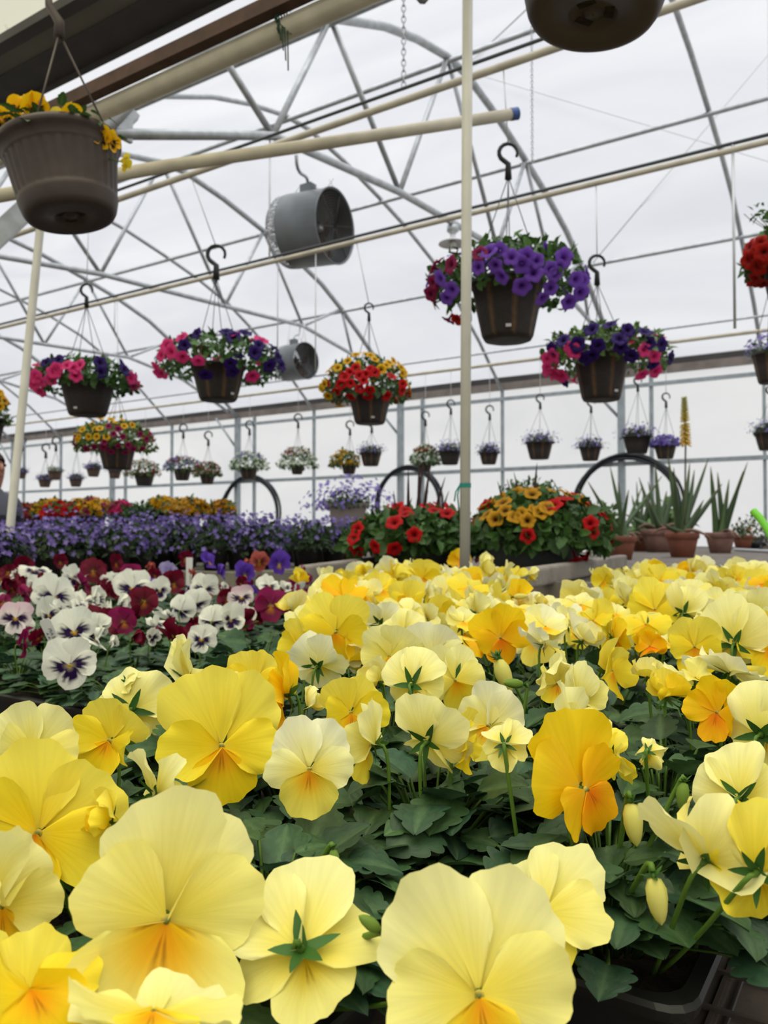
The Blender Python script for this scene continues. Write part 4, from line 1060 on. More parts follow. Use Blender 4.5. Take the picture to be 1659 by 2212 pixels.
def grow(root, dome, leafcol, nleaf, leafL, blooms, rand, seed, psmax=2.0, front=None, fsz=.03, gap=None, thick=.72):
    r_ = np.random.default_rng(seed); mb = MB(); P, N = [], []
    for i in range(nleaf):
        th = r_.uniform(0, 2*PI); ps = math.acos(1-(1-math.cos(psmax))*r_.uniform(0, 1)); p, n = dome.pt(th, ps, r_.uniform(thick, 1.03))
        if gap and gap(p): continue
        P.append(p); N.append(n)
    small_leaves(mb, P, N, leafL, r_, lin(leafcol)); mb.build('foliage', 'leaf', root, loc=dome.c)
    def put(p, n, col, s):
        o = bpy.data.objects.new('flower', TR[col][int(r_.integers(0, 3))]); COL.objects.link(o)
        n2 = nrm(n+r_.normal(0, .22, 3)); align(o, n2, s, r_, root, p+n2*s*.5)
    for x, y, col in blooms:
        p, n = dome.hit(x, y); n = nrm(n+.35*nrm(C-p)); put(p+n*.014, n, col, fsz*r_.uniform(.9, 1.18))
    for col, cnt, a0, a1, p0, p1 in rand:      # a0..a1: bearing around the plant, 0 = towards the lens, positive = right
        base = math.atan2(*(C-dome.c)[1::-1])
        for _ in range(cnt):
            th = base+math.radians(r_.uniform(a0, a1)); p, n = dome.pt(th, math.radians(r_.uniform(p0, p1)), 1.0)
            if gap and gap(p): continue
            put(p, n, col, fsz*r_.uniform(.75, 1.1))
def hanger(root, top, rim, m, r=.0026, tw=.0, hook=.07):
    """four wires from the rim to a hook"""
    for q in rim: MB().add(*tube([q, top], r, 5)).build('hanger_wire', m, root)
    P = [top+np.array([0, 0, -.01]), top+np.array([0, 0, hook*.45])]
    for t in np.linspace(-.35, 1.15, 12): a = PI*(1-t); P.append(top+RT*(math.cos(a)*hook*.32+hook*.30*0)+np.array([0, 0, hook*.85+math.sin(a)*hook*.32]))
    P = np.array(P); rr = np.r_[[hook*.13, hook*.10], np.linspace(hook*.085, hook*.05, 12)]
    MB().add(*tube(P, rr, 7)).build('hook', m if m != 'dark_line' else 'black_plastic', root)
def fibre_pot(root, c, R, H, seed=0, stripes=8, dark=(.19, .165, .15), r0=.70, m='attr_pot', name='pot'):
    n = 48; prof = [(R*.98, 0), (R*1.03, .004), (R*1.03, -H*.06), (R*.97, -H*.07), (R*(.97-.27*.45), -H*.5), (R*r0*1.01, -H*.93), (R*r0*.92, -H), (R*r0*.5, -H), (.001, -H)]
    V, Fc = lathe(prof, n, c, rad=lambda a, i: 1+(.014*math.cos(8*a+1) if 2 < i < 7 else 0))
    a = np.tile(np.linspace(0, 2*PI, n, endpoint=False), len(prof)); ri = np.repeat(np.arange(len(prof)), n)
    st = (np.abs(((a-.35-seed)*stripes/(2*PI)) % 1-.5) < .07)&(ri > 2)&(ri < 6)
    col = np.where(st[:, None], lin((.42, .31, .20)), lin(dark)); MB().add(V, Fc, col).build(name, m, root, loc=c-np.array([0, 0, H]))
    MB().add(*lathe([(.001, -.012), (R*.95, -.016)], 24, c)).build('soil', 'soil', root, loc=c-np.array([0, 0, .02]))
def sticker(root, c, R, H, px, py, w_=.022):
    d = nrm(C-c); d[2] = 0; d = nrm(d); s_ = nrm(np.cross([0, 0, 1], d)); x, y, _ = proj(c); th = (px-x)*((c-C)@FW)/F/(R*.75)
    dirr = d*math.cos(th)+s_*math.sin(th); zz = -H*.88; rr = R*.735
    q = c+dirr*(rr+.004)+np.array([0, 0, zz]); s2 = nrm(np.cross([0, 0, 1], dirr)); t = nrm(np.array([0, 0, 1])+dirr*.3)
    V = [q-s2*w_*.5, q+s2*w_*.5, q+s2*w_*.5+t*w_*.55, q-s2*w_*.5+t*w_*.55]; V += [v+dirr*.001 for v in V]
    MB().add(np.array(V), [(4, 5, 6, 7), (0, 3, 2, 1), (0, 1, 5, 4), (1, 2, 6, 5), (2, 3, 7, 6), (3, 0, 4, 7)]).build('sticker', 'white_plastic', root, smooth=False)
GREEN_P = (.27, .40, .17)
def basket(px, ptop, pw, d, Hpx, label, mass, blooms, rand, hookpx, Yp, Zp, seed, leaf=GREEN_P, nleaf=900, fsz=.032, leafL=.045, stick=None, group='large hanging baskets'):
    c = atD(px, ptop, d); R = pw*d/F/2; H = Hpx*d/F
    root = empty('hanging_basket', c-np.array([0, 0, H]))
    fibre_pot(root, c, R, H, seed)
    if stick: sticker(root, c, R, H, stick, 0)
    x0, x1, y0, y1 = mass; cm = atD((x0+x1)/2, ptop, d); cm = np.array([(cm[0]*.65+c[0]*.35), (cm[1]*.65+c[1]*.35), c[2]])
    dm = Dome(cm, (x1-x0)*d/F/2*.97, max(.05, (ptop-y0)*d/F*.95), max(.05, (y1-ptop)*d/F))
    def gap(p):   # nothing grows in front of the lower pot wall
        v = p-c; return v[2] < -.035 and math.hypot(v[0], v[1]) < R*1.12 and r2.uniform() < .9
    r2 = np.random.default_rng(seed+5)
    grow(root, dm, leaf, nleaf, leafL, blooms, rand, seed, 1.95, fsz=fsz, gap=gap)
    top = atD(hookpx[0], hookpx[1], d); hk = (hookpx[2]*d/F)
    rim = [c+R*np.array([math.cos(a), math.sin(a), 0]) for a in (.5, 2.07, 3.64, 5.2)]
    hanger(root, top, rim, 'dark_line', .0022, hook=hk)
    th = top+np.array([0, 0, hk*1.1]); MB().add(*tube([th, [th[0]*.6+th[0]*.4, Yp, Zp-.014]], .0028, 5)).build('hanger_wire', 'pale_wire', root)
    return tag(root, label, 'hanging basket', group)
B3 = [(1037, 578, 'purple'), (1073, 572, 'purple'), (1088, 592, 'purple'), (1125, 612, 'purple'), (1126, 570, 'purple'), (1135, 555, 'purple'), (1155, 565, 'purple'), (1182, 580, 'purple'), (1200, 575, 'purple'), (1192, 590, 'purple'), (1165, 635, 'purple'), (1185, 618, 'purple'), (1222, 645, 'purple'), (1235, 600, 'purple'), (1210, 560, 'purple'), (983, 620, 'purple'), (972, 637, 'purple'), (962, 598, 'purple'), (985, 575, 'magenta'), (945, 608, 'magenta'), (940, 630, 'magenta'), (1080, 545, 'purple'), (1060, 552, 'purple'), (1245, 625, 'purple'), (1250, 605, 'purple'), (1105, 560, 'purple'), (975, 680, 'magenta'), (985, 690, 'redor'), (1150, 590, 'purple'), (1040, 555, 'magenta')]
basket(1096, 612, 156, 3.33, 124, 'large black basket of purple petunias right of the white pole', (925, 1262, 530, 700), B3, [('purple', 26, 80, 280, 20, 100), ('magenta', 8, -110, -60, 60, 110)], (1098, 382, 62), Y1, Z1, 3, stick=1098)
B4 = [(1192, 790, 'pink'), (1180, 800, 'pink'), (1188, 772, 'pink'), (1205, 765, 'pink'), (1203, 792, 'pink'), (1243, 813, 'pink'), (1215, 803, 'pink'), (1190, 812, 'pink'), (1236, 752, 'pink'), (1245, 757, 'pink'), (1222, 742, 'navy'), (1200, 753, 'navy'), (1252, 745, 'navy'), (1268, 768, 'navy'), (1277, 762, 'navy'), (1290, 745, 'navy'), (1336, 738, 'navy'), (1340, 748, 'navy'), (1362, 764, 'navy'), (1385, 755, 'pink'), (1408, 767, 'pink'), (1388, 727, 'navy'), (1397, 742, 'navy'), (1420, 745, 'navy'), (1437, 770, 'navy'), (1352, 720, 'navy'), (1318, 712, 'navy'), (1405, 780, 'navy'), (1382, 800, 'pink'), (1410, 795, 'pink'), (1208, 830, 'navy'), (1282, 720, 'navy')]
basket(1298, 768, 118, 4.2, 97, 'black basket of pink and dark purple petunias, right of the purple basket', (1170, 1440, 708, 828), B4, [('navy', 14, 90, 270, 20, 90), ('pink', 8, 90, 270, 40, 100)], (1290, 612, 52), Y2, Z2, 4, leaf=(.36, .47, .22), fsz=.036, stick=1331)
B5 = [(430, 773, 'pink'), (357, 770, 'pink'), (378, 762, 'pink'), (397, 768, 'pink'), (368, 752, 'pink'), (345, 787, 'pink'), (352, 798, 'pink'), (398, 738, 'pink'), (403, 750, 'navy'), (430, 728, 'navy'), (496, 779, 'navy'), (488, 727, 'navy'), (505, 737, 'navy'), (507, 733, 'pink'), (527, 730, 'navy'), (558, 737, 'pink'), (562, 745, 'pink'), (545, 765, 'navy'), (585, 760, 'navy'), (598, 790, 'navy'), (592, 775, 'navy'), (575, 785, 'navy'), (543, 805, 'pink'), (445, 800, 'navy'), (500, 795, 'navy'), (555, 752, 'navy')]
basket(472, 792, 114, 4.45, 74, 'black basket of pink and purple petunias left of the small fan', (340, 606, 724, 832), B5, [('navy', 14, 80, 280, 20, 100), ('pink', 8, 80, 280, 30, 100)], (467, 600, 60), Y1, Z1, 5, leaf=(.29, .43, .19), fsz=.036, stick=503)
B6 = [(128, 798, 'pink'), (120, 805, 'pink'), (160, 800, 'pink'), (163, 812, 'pink'), (148, 796, 'pink'), (95, 818, 'pink'), (85, 812, 'pink'), (80, 825, 'pink'), (92, 838, 'pink'), (105, 790, 'navy'), (130, 785, 'navy'), (213, 790, 'navy'), (216, 806, 'navy'), (255, 790, 'navy'), (275, 818, 'pink'), (175, 795, 'pink'), (115, 815, 'pink'), (262, 805, 'navy'), (280, 830, 'magenta')]
basket(190, 826, 114, 4.75, 72, 'leftmost black basket of pink petunias, right of the leaning pole', (68, 288, 775, 862), B6, [('navy', 12, 80, 280, 20, 90), ('pink', 8, 80, 280, 40, 100)], (187, 660, 40), Y1, Z1, 6, leaf=(.27, .41, .18), fsz=.037, stick=165)
B7 = [(x, y, 'red') for x, y in ((757, 808), (748, 820), (740, 832), (760, 830), (778, 815), (790, 812), (800, 803), (785, 825), (778, 838), (798, 838), (795, 848), (730, 842), (745, 815), (770, 800), (842, 818), (862, 842), (865, 832), (760, 850), (808, 808), (832, 850))]+[(x, y, 'yellow') for x, y in ((754, 786), (733, 800), (722, 792), (708, 832), (703, 838), (712, 850), (775, 793), (808, 783), (822, 802), (832, 795), (838, 790), (862, 800), (863, 810), (858, 792), (770, 774), (790, 772), (800, 775), (735, 868), (873, 800), (845, 785), (715, 805))]
basket(799, 850, 92, 5.15, 66, 'black basket of red and yellow petunias left of the white pole', (695, 882, 768, 872), B7, [('yellow', 26, 60, 300, 20, 95), ('red', 8, 60, 300, 60, 100)], (797, 690, 30), Y2, Z2, 7, leaf=(.30, .42, .22), fsz=.030, stick=805)
B8 = [(x, y, 'yellow') for x, y in ((168, 935), (175, 945), (182, 932), (208, 930), (217, 930), (172, 950), (212, 945), (230, 946), (218, 910), (262, 912), (283, 922), (268, 925), (195, 945), (240, 912), (250, 918))]+[(x, y, 'magenta') for x, y in ((235, 925), (255, 930), (245, 940), (265, 945), (275, 960), (285, 965), (255, 960), (225, 962), (205, 962), (300, 940), (312, 950), (320, 940), (305, 965), (240, 970), (270, 972), (190, 965), (228, 955))]
basket(253, 962, 80, 6.3, 52, 'black basket of yellow and magenta blooms below the leftmost pink basket', (160, 330, 904, 988), B8, [('yellow', 18, 60, 300, 20, 90), ('magenta', 18, 60, 300, 40, 100)], (255, 850, 30), Y2, Z2, 8, leaf=(.34, .44, .16), fsz=.026, nleaf=800)
B9 = [(x, y, 'redor') for x, y in ((1630, 540), (1640, 552), (1628, 560), (1645, 570), (1655, 545), (1640, 590), (1650, 600), (1635, 600), (1655, 560), (1650, 530))]+[(1634, 462, 'white'), (1652, 440, 'white')]
basket(1725, 560, 150, 3.45, 120, 'basket of orange red petunias cut by the right edge', (1617, 1835, 490, 610), B9, [('redor', 30, 60, 300, 20, 100)], (1725, 300, 50), 3.0, Z1, 9, leaf=(.25, .38, .16), fsz=.034)
rb = bpy.data.objects[[o.name for o in bpy.data.objects if o.get('label', '').startswith('basket of orange red')][0]]
mb = MB(); r_ = np.random.default_rng(3); cc = atD(1652, 462, 3.45)
small_leaves(mb, [cc+RT*r_.uniform(-.07, .12)+np.array([0, 0, r_.uniform(-.05, .05)])+FW*r_.uniform(-.05, .05) for _ in range(50)], [np.array([0, 0, 1.])]*50, .035, r_, lin((.34, .47, .25)))
for k in range(6): a = atD(1690, 545, 3.45); mb.add(*tube(bez(a, a+(0, 0, .1), cc+RT*(k-3)*.02-(0, 0, .05), cc+RT*(k-3)*.03, 6), .0015, 4), lin((.3, .42, .2)))
mb.build('upright_sprigs', 'leaf', rb)
# basket cut by the left edge
basket(-34, 905, 85, 5.6, 62, 'basket of yellow blooms cut by the left edge', (-118, 9, 830, 915), [(4, 858, 'yellow'), (2, 845, 'yellow'), (5, 870, 'gold'), (-4, 880, 'yellow')], [('yellow', 20, -60, 300, 20, 100)], (-34, 740, 30), Y1, Z1, 19, fsz=.028, nleaf=400)

# near brown pots with moulded flutes --------------------------------
def brown_pot(root, c, R, H, tilt=0):
    n = 96; prof = [(R*.96, -.004), (R*.98, .008), (R*1.05, .010), (R*1.07, .002), (R*1.06, -H*.045), (R*1.0, -H*.06), (R*.985, -H*.17), (R*.965, -H*.19), (R*.955, -H*.22), (R*.86, -H*.70), (R*.845, -H*.74), (R*.86, -H*.755), (R*.85, -H*.80), (R*.80, -H*.93), (R*.755, -H*.985), (R*.70, -H), (R*.66, -H), (R*.30, -H), (R*.285, -H*.965), (R*.10, -H*.962), (R*.095, -H*.985), (.001, -H*.985)]
    V, Fc = lathe(prof, n, (0, 0, 0), rad=lambda a, i: 1-(.035*(.5+.5*math.cos(32*a))**2 if i in (8, 9) else 0))
    M = np.eye(3)
    if tilt:
        a = tilt; ax = FW/np.linalg.norm(FW); K = np.array([[0, -ax[2], ax[1]], [ax[2], 0, -ax[0]], [-ax[1], ax[0], 0]]); M = np.eye(3)+math.sin(a)*K+(1-math.cos(a))*(K@K)
    MB().add(V@M.T+c, Fc).build('pot', 'brown_pot', root, loc=c+M@np.array([0, 0, -H]))
    for j in range(3):
        a = 2*PI*j/3+.4; q = np.array([R*.19*math.cos(a), R*.19*math.sin(a), -H*.9655]); u = np.array([math.cos(a), math.sin(a), 0])*.008; v = np.array([-math.sin(a), math.cos(a), 0])*.015
        MB().add(np.array([q-u-v, q+u-v, q+u+v, q-u+v])@M.T+c, [(3, 2, 1, 0)]).build('drain_hole', 'soil', root, smooth=False)
    MB().add(np.asarray(lathe([(.001, -.014), (R*.95, -.018)], 24)[0])@M.T+c, lathe([(.001, -.01), (R*.95, -.016)], 24)[1]).build('soil', 'soil', root)
    return M
def near_basket(c, R, H, tilt, label, top, blooms, seed, dwid):
    root = empty('hanging_basket', c-np.array([0, 0, H])); M = brown_pot(root, c, R, H, tilt)
    r_ = np.random.default_rng(seed); mb = MB()
    for i in range(90):
        a = r_.uniform(0, 6.28); q = math.sqrt(r_.uniform(0, 1))*1.03; p = c+M@np.array([R*q*math.cos(a), R*q*math.sin(a), .0])+np.array([0, 0, r_.uniform(.0, .06)])
        L = r_.uniform(.03, .05); V, rib, s = leaf_geo(L, L*.6, r_); th = a+r_.normal(0, .5); ph = r_.uniform(-.6, .9)
        V = np.stack([V[:, 0]*math.cos(ph)-V[:, 2]*math.sin(ph), V[:, 1], V[:, 0]*math.sin(ph)+V[:, 2]*math.cos(ph)], 1); V = np.stack([V[:, 0]*math.cos(th)-V[:, 1]*math.sin(th), V[:, 0]*math.sin(th)+V[:, 1]*math.cos(th), V[:, 2]], 1)
        mb.add(V+p, grid_faces(13, 7), leaf_cols(lin((.24, .36, .17))*r_.uniform(.7, 1.3), rib, 13, 7, r_))
    mb.build('foliage', 'leaf', root)
    for x, y, w_, typ, az, el, ro, sh, d in blooms:
        p = atD(x, y, d); e1, e2, n = frame_at(p, az, el, ro); m2 = MB(); s_ = w_*d/F/2
        for V, Fc, cc_, pv in flower_geo(typ, sh, r_, 1): m2.add(p+s_*(V[:, :1]*e1+V[:, 1:2]*e2+V[:, 2:]*n), Fc, cc_, pv)
        fo = m2.build('flower', 'petal', root, loc=p)
        b = p*.55+(c+np.array([0, 0, .0]))*.45; MB().add(*tube([p-n*s_*.1, p-n*s_*.5, b], .0018, 5), GREEN_STEM).build('stem', 'leaf', fo)
    if top is not None:
        for a in (.55, 2.65, 4.75):
            q = c+M@np.array([R*1.03*math.cos(a+AZ), R*1.03*math.sin(a+AZ), 0]); MB().add(*tube([q, top], .0028, 6)).build('hanger_wire', 'brown_pot', root)
        MB().add(*tube([top+(0, 0, -.012), top+(0, 0, .03), top+RT*-.028+np.array([0, 0, .075]), top+RT*-.03+np.array([0, 0, .12])], [.014, .013, .010, .009], 8)).add(*tube([top+RT*-.03+np.array([0, 0, .115])]+[top+np.array([0, 0, .135])+RT*(.012-.042*math.cos(t))+np.array([0, 0, .045*math.sin(t)]) for t in np.linspace(0, 2.9, 9)], np.linspace(.009, .006, 10), 8)).build('hook', 'brown_pot', root)
    return tag(root, label, 'hanging basket', 'large hanging baskets')
c1 = atD(129, 318, 2.1)
near_basket(c1, .147, .193, -.17, 'brown fluted pot of yellow pansies hanging at the upper left', atD(128, 72, 2.1), [
 (5, 262, 62, 'BY', -10, -10, 0, 'open', 2.05), (38, 232, 50, 'BY', -30, 10, 0, 'wild', 2.1), (75, 240, 62, 'BY', 35, 0, 10, 'cup', 2.03), (130, 258, 46, 'Y', -20, 10, 0, 'cup', 2.05), (155, 256, 52, 'BY', 30, 0, 0, 'cup', 2.03), (218, 300, 46, 'BY', 20, 10, 10, 'wild', 2.04), (240, 308, 44, 'BY', 60, 0, 0, 'cup', 2.06), (268, 352, 40, 'Y', 70, -20, 0, 'cup', 2.06), (20, 250, 50, 'BY', -50, 0, 0, 'wild', 2.15), (100, 262, 40, 'BY', -20, 30, 0, 'cup', 2.2), (60, 228, 40, 'BY', 10, 0, 0, 'wild', 2.2)], 21, .2)
c2 = atD(1303, -205, 1.33)
near_basket(c2, .137, .190, .10, 'brown pot seen from below at the top right edge', c2+np.array([0, 0, .32]), [(1200, -260, 80, 'BY', 0, 10, 0, 'open', 1.3), (1330, -270, 80, 'Y', 10, 0, 0, 'open', 1.3), (1420, -240, 80, 'BY', 40, 0, 0, 'cup', 1.32)], 22, .2)

# small far baskets ----------------------------------------------------
def mini_bloom_mesh(col, n, seed, dm, sz, spread, name, psmax=1.7):
    r_ = np.random.default_rng(seed); mb = MB(); o, i_ = lin(FC[col][0]), lin(FC[col][1])
    for k in range(n):
        th = r_.uniform(0, 2*PI); ps = math.acos(1-(1-math.cos(psmax))*r_.uniform(0, 1)); p, nn = dm.pt(th, ps, r_.uniform(.85, 1.0+spread)); nn = nrm(nn+r_.normal(0, .4, 3))
        u = nrm(np.cross(nn, [.3, .5, .8])); v = np.cross(nn, u); s_ = sz*r_.uniform(.7, 1.25); V = [p-nn*s_*.25]
        for j in range(10): a = 2*PI*j/10; rr = s_*(1 if j % 2 == 0 else .55); V.append(p+rr*(math.cos(a)*u+math.sin(a)*v)+nn*s_*.08)
        c = np.array([i_]+[o*r_.uniform(.85, 1.15)]*10); mb.add(np.array(V), [(0, 1+j, 1+(j+1) % 10) for j in range(10)], c)
    return mb
def sprays(mb, c, a, h, n, r_, col, L=.10):
    for k in range(n):
        th = r_.uniform(0, 6.28); p0 = c+np.array([a*.7*math.cos(th), a*.7*math.sin(th), 0]); p1 = p0+np.array([math.cos(th)*L*r_.uniform(.3, 1), math.sin(th)*L*r_.uniform(.3, 1), L*r_.uniform(-.3, 1)])
        mb.add(*tube(bez(p0, p0+(0, 0, .04), p1*.7+p0*.3+np.array([0, 0, .02]), p1, 5), .0014, 4), col)
def stuff(o): o['kind'] = 'stuff'; return o
def lob_plant(root, c, R, h, seed, cols=('lilac',), nb=90, leafcol=(.24, .33, .20), spread=.5, bs=.012, nleaf=220, kdown=.05, spl=.12):
    r_ = np.random.default_rng(seed); dm = Dome(c, R*1.12, h, kdown); mb = MB(); P, N = [], []
    for i in range(nleaf): p, n = dm.pt(r_.uniform(0, 6.28), math.acos(1-1.25*r_.uniform(0, 1)), r_.uniform(.35, 1.0)); P.append(p); N.append(n)
    small_leaves(mb, P, N, .032, r_, lin(leafcol)); sprays(mb, c, R, h, 26, r_, lin((.3, .4, .25)), spl); mb.build('foliage', 'leaf', root, loc=c)
    for k, cl in enumerate(cols): stuff(mini_bloom_mesh(cl, nb//len(cols), seed+k, Dome(c, R*1.2, h*1.12, kdown+.03), bs, spread, '').build('flowers', 'petal', root, loc=c))
def small_basket(x, y, pw, kind, label, hooky, seed, potc=(.19, .165, .15), mass=None):
    d = Y3/(ray(x, y)[1]); c = atD(x, y, d); R = pw*d/F/2; H = R*1.25
    root = empty('hanging_basket', c-np.array([0, 0, H])); fibre_pot(root, c, R, H, seed, dark=potc)
    r_ = np.random.default_rng(seed)
    if kind == 'lob': lob_plant(root, c, R, R*.75, seed, nb=95, spread=.45, bs=.0145, nleaf=480, leafcol=(.19, .245, .165))
    elif kind == 'den': lob_plant(root, c, R*1.05, R*.8, seed, cols=('violet',), nb=240, spread=.15, bs=.022)
    elif kind == 'green': lob_plant(root, c, R, R*.8, seed, nb=20, leafcol=(.34, .42, .28), spread=.3)
    else:
        a = (mass[1]-mass[0])*d/F/2; cm = atD((mass[0]+mass[1])/2, y, d); dm = Dome((cm[0], cm[1], c[2]), a, (y-mass[2])*d/F, max(.06, (mass[3]-y)*d/F)); mb = MB(); P, N = [], []
        for i in range(420): p, n = dm.pt(r_.uniform(0, 6.28), math.acos(1-1.35*r_.uniform(0, 1)), r_.uniform(.6, 1.0)); P.append(p); N.append(n)
        small_leaves(mb, P, N, .05, r_, lin((.30, .41, .22))); mb.build('foliage', 'leaf', root, loc=c)
        for k, cl in enumerate(kind.split('+')):
            nb, ps = (170, 1.75) if k == 0 else (110, 1.0)
            if cl.startswith('-'): cl = cl[1:]; nb = 60
            stuff(mini_bloom_mesh(cl, nb, seed+k*3, dm, .022, .08, '', ps).build('flowers', 'petal', root, loc=c))
    hk = 16*d/F; top = atD(x+2, hooky+14, d)
    hanger(root, top, [c+R*np.array([math.cos(q), math.sin(q), 0]) for q in (.4, 1.97, 3.54, 5.1)], 'dark_line', .0022, hook=hk*1.6)
    th = top+np.array([0, 0, hk*1.7]); MB().add(*tube([th, [th[0], Y3, Z3-.02]], .003, 4)).build('hanger_wire', 'pale_wire', root)
    return tag(root, label, 'hanging basket', 'small hanging baskets in the far row')
BR = (.36, .29, .26)
SB = [(1165, 956, 58, 'lob', 'small lilac basket left of the dark pink and purple basket', 868), (1275, 966, 47, 'lob', 'small lilac basket hanging straight below the pink and purple basket', 876), (1376, 943, 60, 'lob', 'small lilac basket overlapping the wall post behind the aloes', 830), (1437, 962, 47, 'den', 'small basket dense with violet blooms left of the yellow aloe spike', 865), (1056, 977, 42, 'lob', 'small lilac basket just right of the white pole', 892),
 (972, 974, 48, 'lob', 'small lilac basket just left of the white pole', 880), (917, 998, 34, 'white+brick', 'small white and red basket below the red and yellow basket', 905, (887, 951, 962, 1002)), (801, 978, 46, 'lob', 'small lilac basket beside the yellow one', 920), (754, 1003, 34, 'yellow', 'small yellow basket in the far row', 925, (712, 778, 972, 1006)), (642, 1006, 30, 'white+brick', 'round white flowered basket capped with red blooms', 910, (600, 687, 966, 1012)), (537, 1010, 40, 'white+-violet', 'white flowered basket in front of a wall post', 925, (495, 580, 976, 1012)), (448, 1024, 34, 'brick', 'small rust red basket beside the purple one', 948, (416, 478, 997, 1030)),
 (394, 1014, 38, 'violet+-brick', 'small purple basket left of the rust red one', 932, (354, 434, 986, 1024)), (312, 1022, 44, 'brick+-white', 'rust and white basket at the right of the yellow and magenta basket', 950, (270, 346, 993, 1040)), (248, 1016, 28, 'lob', 'brown pot of lilac peeping below the yellow and magenta basket', 960), (202, 1011, 30, 'lob', 'brown pot of lilac hanging left of the yellow and magenta basket', 950), (164, 1034, 28, 'lob', 'small brown pot hanging above the far yellow flowers', 962), (119, 1018, 30, 'green', 'small brown pot of green sprigs at far left', 960), (97, 1035, 28, 'lob', 'lowest small lilac pot at far left', 975), (46, 1020, 22, 'lob', 'small lilac pot just right of the leaning pole', 960), (1662, 935, 60, 'lob', 'lilac basket cut by the right edge', 850)]
for k, b in enumerate(SB): small_basket(b[0], b[1], b[2], b[3], b[4], b[5], 40+k, BR if b[0] < 260 else (.19, .165, .15), b[6] if len(b) > 6 else None)
ul = atD(1668, 765, 5.5); ur = empty('hanging_basket', ul-np.array([0, 0, .2])); fibre_pot(ur, ul, .13, .2, 3); lob_plant(ur, ul, .14, .12, 77, nb=120, spread=.3, bs=.016); hanger(ur, ul+np.array([0, 0, .5]), [ul+.13*np.array([math.cos(q), math.sin(q), 0]) for q in (.4, 1.97, 3.54, 5.1)], 'dark_line')
th = ul+np.array([0, 0, .57]); MB().add(*tube([th, [th[0], th[1], hoop_z(th[1])]], .003, 4)).build('hanger_wire', 'pale_wire', ur)
tag(ur, 'lilac basket at the right edge in front of the eave gutter', 'hanging basket', 'small hanging baskets in the far row')

# ---------------------------------------------------------------- planter bowls
def bowl(c, R, H, label, dome, blooms, rand, seed, fsz, spikes):
    root = empty('planter_bowl', c-np.array([0, 0, H]))
    MB().add(*lathe([(R*.97, -.01), (R*.98, .004), (R*1.04, .006), (R*1.05, -H*.10), (R*1.01, -H*.14), (R*.99, -H*.30), (R*.90, -H*.6), (R*.72, -H*.88), (R*.60, -H), (.001, -H)], 48, c)).build('bowl', 'bowl_grey', root, loc=c-np.array([0, 0, H]))
    MB().add(*lathe([(.001, -.02), (R*.96, -.026)], 24, c)).build('soil', 'soil', root)
    r2 = np.random.default_rng(seed+9)
    def gap(p): v = p-c; return v[2] < -.03 and math.hypot(v[0], v[1]) < R*1.1 and r2.uniform() < .85
    grow(root, dome, (.25, .38, .17), 1500, .062, blooms, rand, seed, 1.95, fsz=fsz, gap=gap)
    mb = MB()
    for sx, sy, bx, by, wd in spikes:
        a = c+np.array([0, 0, .02])+RT*bx; D = (c-C)@FW; b = atD(sx, sy, D+by); mid = a*.45+b*.55+np.array([0, 0, .03]); s_ = nrm(np.cross(b-a, FW)); V = []
        for t in np.linspace(0, 1, 7):
            p = (1-t)**2*a+2*t*(1-t)*mid+t*t*b; w_ = wd*(1-t**1.6)*.5+.0008; V += [p-s_*w_, p+FW*w_*.5, p+s_*w_]
        mb.add(np.array(V), grid_faces(7, 3), lin((.22, .13, .13)))
    mb.build('spiky_leaves', 'leaf', root)
    return tag(root, label, 'planter', 'planter bowls of petunias')
def onbench(x, y, zb): return atZ(x, y, zb)
cb1 = onbench(905, 1238, ZB2); d1 = (cb1-C)@FW; H1 = .15; c_1 = cb1+np.array([0, 0, H1]); R1 = .21
BL1 = [(x, y, 'red') for x, y in ((855, 1138), (877, 1122), (876, 1115), (852, 1178), (818, 1176), (896, 1158), (932, 1095), (925, 1090), (938, 1115), (950, 1092), (972, 1098), (975, 1105), (985, 1092), (775, 1165), (778, 1180), (838, 1105), (856, 1096), (1040, 1135), (1045, 1155), (1060, 1145), (965, 1120), (1070, 1195), (1075, 1210), (780, 1150), (1035, 1095), (795, 1215))]
bowl(c_1, R1, H1, 'dark grey bowl of red petunias with spiky leaves, left of the pole', Dome(c_1, 155*d1/F, .135, .085), BL1, [('red', 22, 80, 280, 20, 100)], 31, .036, [(882, 1010, -.05, .0, .018), (850, 1060, -.1, 0, .014), (915, 990, -.02, .05, .02), (905, 985, 0, .08, .02), (930, 1000, .01, .05, .02), (962, 1030, .05, 0, .018), (890, 1075, -.08, -.03, .016), (925, 1060, .0, -.03, .016), (970, 1060, .08, .02, .014), (835, 1085, -.1, 0, .012)])
cb2 = onbench(1150, 1247, ZB2); d2 = (cb2-C)@FW; H2 = .175; c_2 = cb2+np.array([0, 0, H2]); R2 = .205
BL2 = [(x, y, 'gold') for x, y in ((1100, 1082), (1092, 1098), (1118, 1070), (1140, 1075), (1150, 1080), (1128, 1060), (1110, 1055), (1172, 1060), (1185, 1050), (1115, 1125), (1140, 1130), (1155, 1110), (1180, 1108), (1060, 1122), (1075, 1128), (1055, 1105), (1128, 1118), (1235, 1070), (1225, 1062), (1260, 1080), (1165, 1115), (1082, 1078), (1070, 1090), (1150, 1055), (1095, 1112))]+[(x, y, 'red') for x, y in ((1142, 1158), (1195, 1102), (1218, 1092), (1045, 1095), (1270, 1135), (1300, 1120), (1310, 1128), (1295, 1105), (1240, 1080), (1320, 1135), (1255, 1090), (1272, 1150), (1310, 1170), (1280, 1210), (1240, 1195), (1285, 1215))]
